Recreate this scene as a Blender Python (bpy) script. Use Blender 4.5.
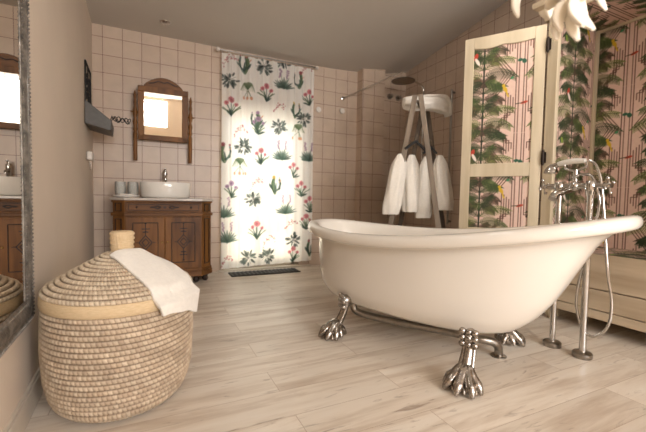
import bpy, bmesh, math, random
import numpy as np
from mathutils import Vector, Matrix

random.seed(7)
rng = np.random.default_rng(7)
PI = math.pi
sc = bpy.context.scene
COL = sc.collection
for o in list(bpy.data.objects):
    bpy.data.objects.remove(o)

# ------------------------------------------------------------------ camera
FPX, YAW, PITCH, ROLL = 361.5, 0.44663, 0.04647, 0.01884
cam_d = bpy.data.cameras.new('camera')
cam_d.sensor_width = 36.0
cam_d.sensor_fit = 'HORIZONTAL'
cam_d.lens = FPX / 646 * 36.0
cam_d.clip_start = 0.02
cam_d.dof.use_dof = True
cam_d.dof.focus_distance = 1.7
cam_d.dof.aperture_fstop = 2.8
cam = bpy.data.objects.new('camera', cam_d)
COL.objects.link(cam)
fw = Vector((math.sin(YAW) * math.cos(PITCH), math.cos(YAW) * math.cos(PITCH), -math.sin(PITCH)))
rt = Vector((math.cos(YAW), -math.sin(YAW), 0))
up = rt.cross(fw)
rt2 = math.cos(ROLL) * rt + math.sin(ROLL) * up
up2 = -math.sin(ROLL) * rt + math.cos(ROLL) * up
cam.matrix_world = Matrix(((rt2.x, up2.x, -fw.x, 0), (rt2.y, up2.y, -fw.y, 0), (rt2.z, up2.z, -fw.z, 0.738), (0, 0, 0, 1)))
sc.camera = cam

# ------------------------------------------------------------------ world, sun, window and fill light, exposure
sc.view_settings.view_transform = 'Standard'
sc.view_settings.look = 'None'
sc.view_settings.gamma = 1
sc.view_settings.exposure = 0.22
sc.view_settings.use_curve_mapping = False
world = bpy.data.worlds.new('sky')
sc.world = world
world.use_nodes = True
world.node_tree.nodes['Background'].inputs[0].default_value = (0.98, 0.97, 0.95, 1)
world.node_tree.nodes['Background'].inputs[1].default_value = 3.0


def lamp(name, kind, energy, color, loc, target, **kw):
    d = bpy.data.lights.new(name, kind)
    d.energy = energy
    d.color = color
    for k, v in kw.items():
        setattr(d, k, v)
    o = bpy.data.objects.new(name, d)
    COL.objects.link(o)
    o.location = loc
    o.rotation_euler = (Vector(target) - Vector(loc)).to_track_quat('-Z', 'Y').to_euler()
    return o


lamp('sun', 'SUN', 22.0, (1.0, 0.95, 0.88), (2.2, 6.6, 6.3), (1.0, 3.6, 0.0), angle=0.02)
lamp('rear_fill_light', 'AREA', 92.0, (0.98, 0.98, 1.0), (1.60, -2.84, 1.42), (1.6, 1.5, 1.3), shape='RECTANGLE', size=1.5, size_y=1.5)  # fill light at the larger rear window, both added to light the room
lamp('small_window_light', 'AREA', 30.0, (0.98, 0.98, 1.0), (0.13, -2.84, 1.8), (0.2, 1.5, 1.3), shape='RECTANGLE', size=0.5, size_y=0.6)
lamp('door_daylight', 'AREA', 9.0, (1.0, 0.98, 0.95), (1.05, 4.15, 0.85), (1.05, 3.0, 0.7), shape='RECTANGLE', size=0.85, size_y=1.4)


# ------------------------------------------------------------------ helpers
def lin(c):
    c = np.asarray(c, float) / 255.0
    return np.where(c <= 0.04045, c / 12.92, ((c + 0.055) / 1.055) ** 2.4)


def rgba(c):
    return tuple(float(v) for v in lin(c)) + (1.0,)


def mat(name, c, rough=0.5, metal=0.0, var=0.08, scale=30.0, bump=0.0, bscale=200.0, stretch=(1, 1, 1), c2=None, coat=0.0, spec=0.5, contrast=None, sheen=0.0):
    m = bpy.data.materials.new(name)
    m.use_nodes = True
    nt = m.node_tree
    b = nt.nodes['Principled BSDF']
    b.inputs['Roughness'].default_value = rough
    b.inputs['Metallic'].default_value = metal
    b.inputs['Specular IOR Level'].default_value = spec
    b.inputs['Coat Weight'].default_value = coat
    b.inputs['Sheen Weight'].default_value = sheen
    tc = nt.nodes.new('ShaderNodeTexCoord')
    mp = nt.nodes.new('ShaderNodeMapping')
    mp.inputs['Scale'].default_value = stretch
    nt.links.new(tc.outputs['Object'], mp.inputs[0])
    n = nt.nodes.new('ShaderNodeTexNoise')
    n.inputs['Scale'].default_value = scale
    n.inputs['Detail'].default_value = 5
    nt.links.new(mp.outputs[0], n.inputs['Vector'])
    cr = nt.nodes.new('ShaderNodeValToRGB')
    cc = np.array(rgba(c))
    a = np.array(rgba(c2)) if c2 is not None else np.clip(cc * (1 - var), 0, 1)
    a[3] = 1
    bb = cc if c2 is not None else np.clip(cc * (1 + var), 0, 1)
    bb = np.array(bb)
    bb[3] = 1
    lo, hi = contrast or (0.3, 0.7)
    cr.color_ramp.elements[0].position = lo
    cr.color_ramp.elements[1].position = hi
    cr.color_ramp.elements[0].color = a
    cr.color_ramp.elements[1].color = bb
    nt.links.new(n.outputs['Fac'], cr.inputs[0])
    nt.links.new(cr.outputs[0], b.inputs['Base Color'])
    if bump:
        n2 = nt.nodes.new('ShaderNodeTexNoise')
        n2.inputs['Scale'].default_value = bscale
        n2.inputs['Detail'].default_value = 3
        nt.links.new(mp.outputs[0], n2.inputs['Vector'])
        bp = nt.nodes.new('ShaderNodeBump')
        bp.inputs['Strength'].default_value = bump
        bp.inputs['Distance'].default_value = 0.004
        nt.links.new(n2.outputs['Fac'], bp.inputs['Height'])
        nt.links.new(bp.outputs[0], b.inputs['Normal'])
    return m


def tile_mat(name, ax, off, c1, c2, grout, w=0.15, rot=None):
    m = bpy.data.materials.new(name)
    m.use_nodes = True
    nt = m.node_tree
    b = nt.nodes['Principled BSDF']
    tc = nt.nodes.new('ShaderNodeTexCoord')
    sp = nt.nodes.new('ShaderNodeSeparateXYZ')
    nt.links.new(tc.outputs['Object'], sp.inputs[0])
    cb = nt.nodes.new('ShaderNodeCombineXYZ')
    for k, (axis, o) in enumerate(zip((ax, 'Z'), off)):
        a = nt.nodes.new('ShaderNodeMath')
        a.operation = 'SUBTRACT'
        nt.links.new(sp.outputs[axis], a.inputs[0])
        a.inputs[1].default_value = o
        nt.links.new(a.outputs[0], cb.inputs[k])
    br = nt.nodes.new('ShaderNodeTexBrick')
    br.offset = 0.0
    br.inputs['Color1'].default_value = rgba(c1)
    br.inputs['Color2'].default_value = rgba(c2)
    br.inputs['Mortar'].default_value = rgba(grout)
    br.inputs['Scale'].default_value = 1.0
    br.inputs['Mortar Size'].default_value = 0.0021
    br.inputs['Mortar Smooth'].default_value = 0.1
    br.inputs['Brick Width'].default_value = w
    br.inputs['Row Height'].default_value = 0.15
    nt.links.new(cb.outputs[0], br.inputs['Vector'])
    nz = nt.nodes.new('ShaderNodeTexNoise')
    nz.inputs['Scale'].default_value = 9
    nz.inputs['Detail'].default_value = 4
    nt.links.new(tc.outputs['Object'], nz.inputs['Vector'])
    mx = nt.nodes.new('ShaderNodeMixRGB')
    mx.blend_type = 'MULTIPLY'
    mx.inputs[0].default_value = 0.25
    nt.links.new(br.outputs['Color'], mx.inputs[1])
    nt.links.new(nz.outputs['Fac'], mx.inputs[2])
    nt.links.new(mx.outputs[0], b.inputs['Base Color'])
    b.inputs['Roughness'].default_value = 0.38
    bp = nt.nodes.new('ShaderNodeBump')
    bp.inputs['Strength'].default_value = 0.5
    bp.inputs['Distance'].default_value = 0.002
    iv = nt.nodes.new('ShaderNodeMath')
    iv.operation = 'SUBTRACT'
    iv.inputs[0].default_value = 1.0
    nt.links.new(br.outputs['Fac'], iv.inputs[1])
    nt.links.new(iv.outputs[0], bp.inputs['Height'])
    nt.links.new(bp.outputs[0], b.inputs['Normal'])
    return m


def attr_mat(name, rough=0.7, kind='plain', bump=0.0):
    m = bpy.data.materials.new(name)
    m.use_nodes = True
    nt = m.node_tree
    b = nt.nodes['Principled BSDF']
    at = nt.nodes.new('ShaderNodeAttribute')
    at.attribute_name = 'print'
    b.inputs['Roughness'].default_value = rough
    nz = nt.nodes.new('ShaderNodeTexNoise')
    nz.inputs['Scale'].default_value = 60
    tc = nt.nodes.new('ShaderNodeTexCoord')
    nt.links.new(tc.outputs['Object'], nz.inputs['Vector'])
    mx = nt.nodes.new('ShaderNodeMixRGB')
    mx.blend_type = 'OVERLAY'
    mx.inputs[0].default_value = 0.12
    nt.links.new(at.outputs['Color'], mx.inputs[1])
    nt.links.new(nz.outputs['Fac'], mx.inputs[2])
    nt.links.new(mx.outputs[0], b.inputs['Base Color'])
    if kind == 'sheer':
        out = nt.nodes['Material Output']
        tr = nt.nodes.new('ShaderNodeBsdfTranslucent')
        tp = nt.nodes.new('ShaderNodeBsdfTransparent')
        nt.links.new(mx.outputs[0], tr.inputs['Color'])
        nt.links.new(mx.outputs[0], tp.inputs['Color'])
        m1 = nt.nodes.new('ShaderNodeMixShader')
        m1.inputs[0].default_value = 0.45
        nt.links.new(b.outputs[0], m1.inputs[1])
        nt.links.new(tr.outputs[0], m1.inputs[2])
        m2 = nt.nodes.new('ShaderNodeMixShader')
        m2.inputs[0].default_value = 0.06
        nt.links.new(m1.outputs[0], m2.inputs[1])
        nt.links.new(tp.outputs[0], m2.inputs[2])
        nt.links.new(m2.outputs[0], out.inputs['Surface'])
    if bump:
        bp = nt.nodes.new('ShaderNodeBump')
        bp.inputs['Strength'].default_value = bump
        bp.inputs['Distance'].default_value = 0.003
        nt.links.new(nz.outputs['Fac'], bp.inputs['Height'])
        nt.links.new(bp.outputs[0], b.inputs['Normal'])
    return m


class MB:
    """collects geometry for one mesh"""
    def __init__(s):
        s.v = []
        s.f = []

    def add(s, vs, fs):
        n = len(s.v)
        s.v += [tuple(v) for v in vs]
        s.f += [tuple(i + n for i in f) for f in fs]
        return s

    def box(s, c, d, rz=0.0, m=None):
        x, y, z = [k / 2 for k in d]
        vs = [Vector((sx * x, sy * y, sz * z)) for sx in (-1, 1) for sy in (-1, 1) for sz in (-1, 1)]
        R = m or Matrix.Rotation(rz, 3, 'Z')
        vs = [R @ v + Vector(c) for v in vs]
        return s.add(vs, [(0, 1, 3, 2), (4, 6, 7, 5), (0, 4, 5, 1), (2, 3, 7, 6), (0, 2, 6, 4), (1, 5, 7, 3)])

    def span(s, a, b):
        return s.box([(a[k] + b[k]) / 2 for k in range(3)], [abs(b[k] - a[k]) for k in range(3)])

    def bar(s, a, b, w, h, upv=(0, 0, 1)):
        a, b = Vector(a), Vector(b)
        d = b - a
        L = d.length
        d.normalize()
        x = d.cross(Vector(upv))
        if x.length < 1e-4:
            x = d.cross(Vector((0, 1, 0)))
        x.normalize()
        y = x.cross(d)
        R = Matrix((x, d, y)).transposed()
        return s.box((a + b) / 2, (w, L, h), m=R)

    def tube(s, path, r, seg=12, closed=False, flat=None):
        P = [Vector(p) for p in path]
        n = len(P)
        R = r if hasattr(r, '__len__') else [r] * n
        T = []
        for i in range(n):
            a = P[(i - 1) % n] if closed or i > 0 else P[i]
            b = P[(i + 1) % n] if closed or i < n - 1 else P[i]
            t = (b - a)
            T.append(t.normalized() if t.length > 1e-9 else Vector((0, 0, 1)))
        ref = Vector((0, 0, 1)) if abs(T[0].z) < 0.9 else Vector((1, 0, 0))
        N = (ref - T[0] * ref.dot(T[0])).normalized()
        vs = []
        for i in range(n):
            N = (N - T[i] * N.dot(T[i])).normalized()
            B = T[i].cross(N)
            for k in range(seg):
                a = 2 * PI * k / seg
                vs.append(P[i] + (N * math.cos(a) + B * math.sin(a) * (flat or 1)) * R[i])
        fs = []
        for i in range(n if closed else n - 1):
            j = (i + 1) % n
            for k in range(seg):
                l = (k + 1) % seg
                fs.append((i * seg + k, i * seg + l, j * seg + l, j * seg + k))
        if not closed:
            fs.append(tuple(range(seg))[::-1])
            fs.append(tuple((n - 1) * seg + k for k in range(seg)))
        return s.add(vs, fs)

    def lathe(s, prof, c=(0, 0, 0), seg=32, m=None, sx=1, sy=1, ripple=None):
        vs = []
        for r, z in prof:
            for k in range(seg):
                a = 2 * PI * k / seg
                rr = r * (1 + (ripple(a, z) if ripple else 0))
                v = Vector((rr * math.cos(a) * sx, rr * math.sin(a) * sy, z))
                if m:
                    v = m @ v
                vs.append(v + Vector(c))
        n = len(prof)
        fs = []
        for i in range(n - 1):
            for k in range(seg):
                l = (k + 1) % seg
                fs.append((i * seg + k, i * seg + l, (i + 1) * seg + l, (i + 1) * seg + k))
        fs.append(tuple(range(seg))[::-1])
        fs.append(tuple((n - 1) * seg + k for k in range(seg)))
        return s.add(vs, fs)

    def ball(s, c, r, seg=16, sc_=(1, 1, 1), m=None):
        n = max(6, seg // 2)
        prof = [(max(1e-4, r * math.sin(PI * i / n)), -r * math.cos(PI * i / n)) for i in range(n + 1)]
        M = Matrix.Diagonal(sc_)
        if m:
            M = m @ M
        return s.lathe(prof, c, seg, M)

    def prism(s, poly, z0, z1, m=None, c=(0, 0, 0)):
        n = len(poly)
        vs = [Vector((x, y, z0)) for x, y in poly] + [Vector((x, y, z1)) for x, y in poly]
        if m:
            vs = [m @ v for v in vs]
        vs = [v + Vector(c) for v in vs]
        fs = [tuple(range(n))[::-1], tuple(range(n, 2 * n))] + [(i, (i + 1) % n, n + (i + 1) % n, n + i) for i in range(n)]
        return s.add(vs, fs)

    def grid(s, fn, nu, nv, cu=False, cv=False):
        vs = [fn(i / (nu if cu else nu - 1), j / (nv if cv else nv - 1)) for j in range(nv) for i in range(nu)]
        fs = []
        for j in range(nv if cv else nv - 1):
            for i in range(nu if cu else nu - 1):
                a, b = j * nu + i, j * nu + (i + 1) % nu
                c, d = ((j + 1) % nv) * nu + (i + 1) % nu, ((j + 1) % nv) * nu + i
                fs.append((a, b, c, d))
        return s.add(vs, fs)

    def build(s, name, m, parent=None, smooth=False, bevel=0.0, seg=2, solid=0.0, sub=0, angle=40, fix=True):
        me = bpy.data.meshes.new(name)
        me.from_pydata([tuple(v) for v in s.v], [], s.f)
        if fix:
            bm = bmesh.new()
            bm.from_mesh(me)
            bmesh.ops.recalc_face_normals(bm, faces=bm.faces)
            bm.to_mesh(me)
            bm.free()
        me.materials.append(m)
        o = bpy.data.objects.new(name, me)
        COL.objects.link(o)
        if parent:
            o.parent = parent
        if solid:
            md = o.modifiers.new('solid', 'SOLIDIFY')
            md.thickness = solid
            md.offset = 0
        if bevel:
            md = o.modifiers.new('bevel', 'BEVEL')
            md.width = bevel
            md.segments = seg
            md.limit_method = 'ANGLE'
        if sub:
            md = o.modifiers.new('sub', 'SUBSURF')
            md.levels = md.render_levels = sub
        if smooth or bevel:
            me.polygons.foreach_set('use_smooth', [True] * len(me.polygons))
            me.set_sharp_from_angle(angle=math.radians(angle))
        me.update()
        return o


def thing(name, label, cat, loc=(0, 0, 0), rz=0.0, group=None, rx=0.0):
    o = bpy.data.objects.new(name, None)
    o.empty_display_size = 0.1
    COL.objects.link(o)
    o.location = loc
    o.rotation_euler = (rx, 0, rz)
    return tag(o, label, cat, group)


def tag(o, label, cat, group=None):
    o['label'] = label
    o['category'] = cat
    if group:
        o['group'] = group
    return o


def struct(o):
    o['kind'] = 'structure'
    return o


def dup(root, loc, rz, label=None):
    r = root.copy()
    COL.objects.link(r)
    r.location = loc
    r.rotation_euler = (0, 0, rz)
    if label:
        r['label'] = label
    for ch in list(root.children):
        c = ch.copy()
        COL.objects.link(c)
        c.parent = r
        for g in list(ch.children):
            d = g.copy()
            COL.objects.link(d)
            d.parent = c
    return r


def smoothstep(x):
    x = min(1, max(0, x))
    return x * x * (3 - 2 * x)


def curve(pts, n=8, closed=False):
    """Catmull-Rom through the points"""
    P = [Vector(p) for p in pts]
    out = []
    m = len(P)
    for i in range(m if closed else m - 1):
        if closed:
            p0, p1, p2, p3 = P[(i - 1) % m], P[i], P[(i + 1) % m], P[(i + 2) % m]
        else:
            p0, p1, p2, p3 = P[max(i - 1, 0)], P[i], P[i + 1], P[min(i + 2, m - 1)]
        for k in range(n):
            t = k / n
            out.append(0.5 * ((2 * p1) + (p2 - p0) * t + (2 * p0 - 5 * p1 + 4 * p2 - p3) * t * t + (3 * p1 - p0 - 3 * p2 + p3) * t ** 3))
    if not closed:
        out.append(P[-1])
    return out


# ------------------------------------------------------------------ printed patterns (flat dyed colour, sampled on the mesh)
class Canvas:
    def __init__(s, W, H, res, bg, wrap=False, fade=1.0):
        s.fade = fade
        s.res, s.W, s.H, s.wrap = res, W, H, wrap
        s.w, s.h = int(round(W / res)), int(round(H / res))
        s.a = np.tile(np.array(bg, float), (s.h, s.w, 1))

    def _blend(s, xs, ys, al, c):
        # xs, ys integer index vectors; al alpha array [len(ys), len(xs)]
        if s.wrap:
            xi, yi = xs % s.w, ys % s.h
        else:
            okx, oky = (xs >= 0) & (xs < s.w), (ys >= 0) & (ys < s.h)
            if not okx.any() or not oky.any():
                return
            al = al[np.ix_(oky, okx)]
            xi, yi = xs[okx], ys[oky]
        al = al * s.fade
        sub = s.a[np.ix_(yi, xi)]
        s.a[np.ix_(yi, xi)] = sub * (1 - al[..., None]) + np.array(c, float) * al[..., None]

    def line(s, p, q, w, c, op=1.0, w2=None):
        r = s.res
        px, py, qx, qy = p[0] / r, p[1] / r, q[0] / r, q[1] / r
        w = w / r / 2
        w2 = w if w2 is None else w2 / r / 2
        m = max(w, w2) + 1.5
        xs = np.arange(int(min(px, qx) - m), int(max(px, qx) + m) + 1)
        ys = np.arange(int(min(py, qy) - m), int(max(py, qy) + m) + 1)
        X, Y = np.meshgrid(xs, ys)
        dx, dy = qx - px, qy - py
        L = dx * dx + dy * dy + 1e-9
        t = np.clip(((X - px) * dx + (Y - py) * dy) / L, 0, 1)
        d = np.hypot(X - px - t * dx, Y - py - t * dy)
        al = np.clip(w + (w2 - w) * t + 0.5 - d, 0, 1) * op
        s._blend(xs, ys, al, c)

    def poly(s, pts, w, c, op=1.0):
        for a, b in zip(pts[:-1], pts[1:]):
            s.line(a, b, w, c, op)

    def ell(s, c0, rx, ry, ang, c, op=1.0):
        r = s.res
        cx, cy, rx, ry = c0[0] / r, c0[1] / r, rx / r, ry / r
        m = max(rx, ry) + 1.5
        xs = np.arange(int(cx - m), int(cx + m) + 1)
        ys = np.arange(int(cy - m), int(cy + m) + 1)
        X, Y = np.meshgrid(xs, ys)
        ca, sa = math.cos(ang), math.sin(ang)
        u = (X - cx) * ca + (Y - cy) * sa
        v = -(X - cx) * sa + (Y - cy) * ca
        d = np.hypot(u / rx, v / ry)
        al = np.clip((1 - d) * min(rx, ry) + 0.5, 0, 1) * op
        s._blend(xs, ys, al, c)

    def sample(s, u, v):
        x = u / s.res
        y = v / s.res
        if not s.wrap:
            x = np.clip(x, 0, s.w - 1.001)
            y = np.clip(y, 0, s.h - 1.001)
        x0, y0 = np.floor(x).astype(int), np.floor(y).astype(int)
        fx, fy = (x - x0)[:, None], (y - y0)[:, None]
        g = lambda a, b: s.a[a % s.h, b % s.w]
        return (g(y0, x0) * (1 - fx) * (1 - fy) + g(y0, x0 + 1) * fx * (1 - fy) + g(y0 + 1, x0) * (1 - fx) * fy + g(y0 + 1, x0 + 1) * fx * fy)


def dye(o, cols):
    at = o.data.color_attributes.new('print', 'FLOAT_COLOR', 'POINT')
    c = np.ones((len(cols), 4), np.float32)
    c[:, :3] = lin(np.clip(cols, 0, 255))
    at.data.foreach_set('color', c.ravel())


def papered(name, m, parent, org, du, dv, lu, lv, u0, v0, cv, res=0.0035):
    """a wallpapered sheet: origin, unit axes du/dv, size lu x lv, pattern offset u0,v0"""
    nu, nv = int(lu / res) + 1, int(lv / res) + 1
    U, V = np.meshgrid(np.linspace(0, lu, nu), np.linspace(0, lv, nv))
    U, V = U.ravel(), V.ravel()
    P = np.array(org)[None] + U[:, None] * np.array(du)[None] + V[:, None] * np.array(dv)[None]
    ii = np.arange(nu * nv).reshape(nv, nu)
    F = np.stack([ii[:-1, :-1], ii[:-1, 1:], ii[1:, 1:], ii[1:, :-1]], -1).reshape(-1, 4)
    me = bpy.data.meshes.new(name)
    me.from_pydata(P.tolist(), [], F.tolist())
    me.materials.append(m)
    o = bpy.data.objects.new(name, me)
    COL.objects.link(o)
    o.parent = parent
    dye(o, cv.sample(U + u0, V + v0))
    return o


# ------------------------------------------------------------------ materials
M = dict(
    plaster=mat('plaster', (210, 194, 176), 0.85, var=0.03, scale=3, bump=0.15, bscale=90),
    ceil=mat('ceiling_plaster', (206, 199, 190), 0.9, var=0.02, scale=2, bump=0.1, bscale=60),
    skirting=mat('skirting_paint', (200, 188, 172), 0.55, var=0.03),
    enamel=mat('tub_enamel', (228, 220, 208), 0.16, var=0.015, scale=3, coat=0.5),
    ceramic=mat('basin_ceramic', (232, 226, 216), 0.12, var=0.01, coat=0.5),
    chrome=mat('chrome', (205, 202, 198), 0.12, metal=1.0, var=0.05),
    nickel=mat('brushed_nickel', (150, 143, 134), 0.3, metal=1.0, var=0.12, scale=60),
    castfoot=mat('cast_foot_metal', (165, 158, 150), 0.22, metal=1.0, var=0.25, scale=70, bump=0.3, bscale=120),
    black=mat('black_iron', (24, 22, 21), 0.8, var=0.2),
    darkgrey=mat('grey_iron', (84, 80, 75), 0.5, var=0.12, metal=0.3),
    walnut=mat('walnut', (134, 88, 42), 0.5, scale=14, stretch=(1, 1, 0.12), c2=(78, 47, 20), coat=0.0, spec=0.3),
    walnut_h=mat('walnut_horizontal_grain', (136, 90, 44), 0.5, scale=14, stretch=(0.12, 1, 1), c2=(80, 48, 21), coat=0.0, spec=0.3),
    walnut_d=mat('carved_dark_walnut', (40, 23, 14), 0.6, var=0.2),
    marble=mat('marble', (206, 196, 184), 0.22, scale=7, c2=(170, 160, 150)),
    cream=mat('limed_cream_wood', (206, 190, 162), 0.6, scale=10, stretch=(1, 1, 0.12), c2=(184, 166, 136), bump=0.3, bscale=60, contrast=(0.35, 0.62)),
    cream_h=mat('limed_cream_boards', (196, 178, 152), 0.6, scale=12, stretch=(1, 0.12, 1), c2=(170, 150, 124), bump=0.3, bscale=60, contrast=(0.35, 0.65)),
    rust=mat('dark_hinge_iron', (52, 42, 34), 0.55, metal=0.6, var=0.2),
    towel=mat('white_terry', (232, 224, 212), 0.95, var=0.04, scale=80, bump=0.9, bscale=260, sheen=0.3),
    gown=mat('robe_cloth', (230, 221, 207), 0.95, var=0.04, scale=60, bump=0.9, bscale=200, sheen=0.3),
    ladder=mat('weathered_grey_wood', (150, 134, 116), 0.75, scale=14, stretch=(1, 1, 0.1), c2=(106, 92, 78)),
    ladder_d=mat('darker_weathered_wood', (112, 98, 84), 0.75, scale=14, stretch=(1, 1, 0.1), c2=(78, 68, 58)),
    silver=mat('antique_silver_leaf', (150, 142, 132), 0.45, metal=0.5, scale=35, c2=(84, 79, 74), bump=0.6, bscale=120),
    tan=mat('tan_raffia', (216, 190, 152), 0.7, scale=60, stretch=(1, 1, 8), c2=(198, 170, 130), bump=0.4, bscale=300),
    mat_rubber=mat('grey_mat', (88, 86, 84), 0.9, var=0.15, scale=90),
    mat_dark=mat('dark_mat_strip', (38, 37, 37), 0.9, var=0.15),
    petal=mat('white_petal', (246, 236, 218), 0.6, var=0.04, scale=8),
    white=mat('white_plastic', (214, 204, 192), 0.4, var=0.02),
    terrace=mat('terrace_stone', (216, 206, 190), 0.9, var=0.05, scale=4),
    porcelain=mat('white_porcelain_handle', (236, 230, 220), 0.15, var=0.01, coat=0.4),
    brass=mat('brass', (150, 118, 66), 0.35, metal=1.0, var=0.1),
    tray=mat('white_tray', (222, 214, 204), 0.3, var=0.02),
    linen=mat('folded_linen', (226, 216, 202), 0.95, var=0.03, bump=0.5, bscale=150),
)


def glass_mat(name, c, rough=0.0):
    m = bpy.data.materials.new(name)
    m.use_nodes = True
    nt = m.node_tree
    b = nt.nodes['Principled BSDF']
    b.inputs['Transmission Weight'].default_value = 1.0
    b.inputs['Roughness'].default_value = rough
    b.inputs['IOR'].default_value = 1.45
    n = nt.nodes.new('ShaderNodeTexNoise')
    cr = nt.nodes.new('ShaderNodeValToRGB')
    cr.color_ramp.elements[0].color = rgba(c)
    cr.color_ramp.elements[1].color = rgba(tuple(min(255, k + 4) for k in c))
    nt.links.new(n.outputs['Fac'], cr.inputs[0])
    nt.links.new(cr.outputs[0], b.inputs['Base Color'])
    return m


def mirror_mat(name, c):
    m = mat(name, c, 0.015, metal=1.0, var=0.02, scale=2)
    return m


M['glass'] = glass_mat('clear_glass', (246, 248, 246))
m = bpy.data.materials.new('window_pane_glass')
m.use_nodes = True
nt = m.node_tree
g1, g2, g3, g4 = (nt.nodes.new(k) for k in ('ShaderNodeBsdfTransparent', 'ShaderNodeBsdfGlossy', 'ShaderNodeMixShader', 'ShaderNodeFresnel'))
g1.inputs[0].default_value = (0.94, 0.96, 0.95, 1)
g2.inputs['Roughness'].default_value = 0.01
nt.links.new(g4.outputs[0], g3.inputs[0])
nt.links.new(g1.outputs[0], g3.inputs[1])
nt.links.new(g2.outputs[0], g3.inputs[2])
nt.links.new(g3.outputs[0], nt.nodes['Material Output'].inputs['Surface'])
M['pane'] = m
m = m.copy()
m.name = 'frosty_tumbler_glass'
nt = m.node_tree
df_ = nt.nodes.new('ShaderNodeBsdfDiffuse')
df_.inputs[0].default_value = rgba((226, 222, 214))
mx_ = nt.nodes.new('ShaderNodeMixShader')
mx_.inputs[0].default_value = 0.3
old = [n for n in nt.nodes if n.type == 'MIX_SHADER' and n != mx_][0]
nt.links.new(old.outputs[0], mx_.inputs[1])
nt.links.new(df_.outputs[0], mx_.inputs[2])
nt.links.new(mx_.outputs[0], nt.nodes['Material Output'].inputs['Surface'])
M['tumbler'] = m
M['mirror'] = mirror_mat('mirror_glass', (214, 208, 198))


def floor_mat():
    m = bpy.data.materials.new('bleached_oak_planks')
    m.use_nodes = True
    nt = m.node_tree
    N, L = nt.nodes, nt.links
    b = N['Principled BSDF']
    tc = N.new('ShaderNodeTexCoord')
    mp = N.new('ShaderNodeMapping')
    mp.inputs['Location'].default_value = (0.31, 0.035, 0)
    L.new(tc.outputs['Object'], mp.inputs[0])
    br = N.new('ShaderNodeTexBrick')
    br.offset = 0.37
    br.offset_frequency = 2
    br.inputs['Scale'].default_value = 1.0
    br.inputs['Brick Width'].default_value = 1.2
    br.inputs['Row Height'].default_value = 0.165
    br.inputs['Mortar Size'].default_value = 0.0012
    br.inputs['Mortar Smooth'].default_value = 0.2
    br.inputs['Color1'].default_value = (0, 0, 0, 1)
    br.inputs['Color2'].default_value = (1, 1, 1, 1)
    br.inputs['Mortar'].default_value = (0.5, 0.5, 0.5, 1)
    L.new(mp.outputs[0], br.inputs['Vector'])
    # grain coordinates shifted from plank to plank
    sh = N.new('ShaderNodeVectorMath')
    sh.operation = 'MULTIPLY_ADD'
    sh.inputs[1].default_value = (7.3, 3.1, 1.7)
    L.new(br.outputs['Color'], sh.inputs[0])
    L.new(tc.outputs['Object'], sh.inputs[2])
    m2 = N.new('ShaderNodeMapping')
    m2.inputs['Scale'].default_value = (0.9, 8, 1)
    L.new(sh.outputs[0], m2.inputs[0])
    n1 = N.new('ShaderNodeTexNoise')
    n1.inputs['Scale'].default_value = 2.2
    n1.inputs['Detail'].default_value = 8
    n1.inputs['Roughness'].default_value = 0.62
    n1.inputs['Distortion'].default_value = 0.35
    L.new(m2.outputs[0], n1.inputs['Vector'])
    r1 = N.new('ShaderNodeValToRGB')
    e = r1.color_ramp.elements
    e[0].position, e[0].color = 0.28, rgba((194, 174, 153))
    e[1].position, e[1].color = 0.72, rgba((232, 223, 209))
    k = e.new(0.42)
    k.color = rgba((210, 195, 177))
    k = e.new(0.52)
    k.color = rgba((224, 212, 196))
    L.new(n1.outputs['Fac'], r1.inputs[0])
    # fine dark knots and scratches
    m3 = N.new('ShaderNodeMapping')
    m3.inputs['Scale'].default_value = (3.5, 22, 1)
    L.new(sh.outputs[0], m3.inputs[0])
    n2 = N.new('ShaderNodeTexNoise')
    n2.inputs['Scale'].default_value = 1.6
    n2.inputs['Detail'].default_value = 6
    n2.inputs['Distortion'].default_value = 1.5
    L.new(m3.outputs[0], n2.inputs['Vector'])
    r2 = N.new('ShaderNodeValToRGB')
    e = r2.color_ramp.elements
    e[0].position, e[0].color = 0.26, rgba((140, 116, 98))
    e[1].position, e[1].color = 0.38, (1, 1, 1, 1)
    L.new(n2.outputs['Fac'], r2.inputs[0])
    mx = N.new('ShaderNodeMixRGB')
    mx.blend_type = 'MULTIPLY'
    mx.inputs[0].default_value = 0.6
    L.new(r1.outputs[0], mx.inputs[1])
    L.new(r2.outputs[0], mx.inputs[2])
    # plank to plank tone
    r3 = N.new('ShaderNodeValToRGB')
    r3.color_ramp.elements[0].color = (0.84, 0.82, 0.80, 1)
    r3.color_ramp.elements[1].color = (1, 1, 1, 1)
    L.new(br.outputs['Color'], r3.inputs[0])
    mx2 = N.new('ShaderNodeMixRGB')
    mx2.blend_type = 'MULTIPLY'
    mx2.inputs[0].default_value = 1
    L.new(mx.outputs[0], mx2.inputs[1])
    L.new(r3.outputs[0], mx2.inputs[2])
    mx3 = N.new('ShaderNodeMixRGB')
    L.new(br.outputs['Fac'], mx3.inputs[0])
    L.new(mx2.outputs[0], mx3.inputs[1])
    mx3.inputs[2].default_value = rgba((172, 150, 128))
    L.new(mx3.outputs[0], b.inputs['Base Color'])
    b.inputs['Roughness'].default_value = 0.34
    bp = N.new('ShaderNodeBump')
    bp.inputs['Strength'].default_value = 0.15
    bp.inputs['Distance'].default_value = 0.003
    L.new(n1.outputs['Fac'], bp.inputs['Height'])
    L.new(bp.outputs[0], b.inputs['Normal'])
    return m


# ------------------------------------------------------------------ room shell
LX = lambda y: -0.44 + (3.67 - y) * 0.0318        # the left wall is slightly out of square
YB, XR, YR = 3.67, 2.86, -2.8
TX0, TZ0 = -0.363, 2.088


def ceil_z(x, y):
    u = max(0.0, (x - 1.2) / 1.66)
    return 2.187 + u ** 3 * (0.13 + 0.146 * min(3.0, max(0, 3.67 - y)))


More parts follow.
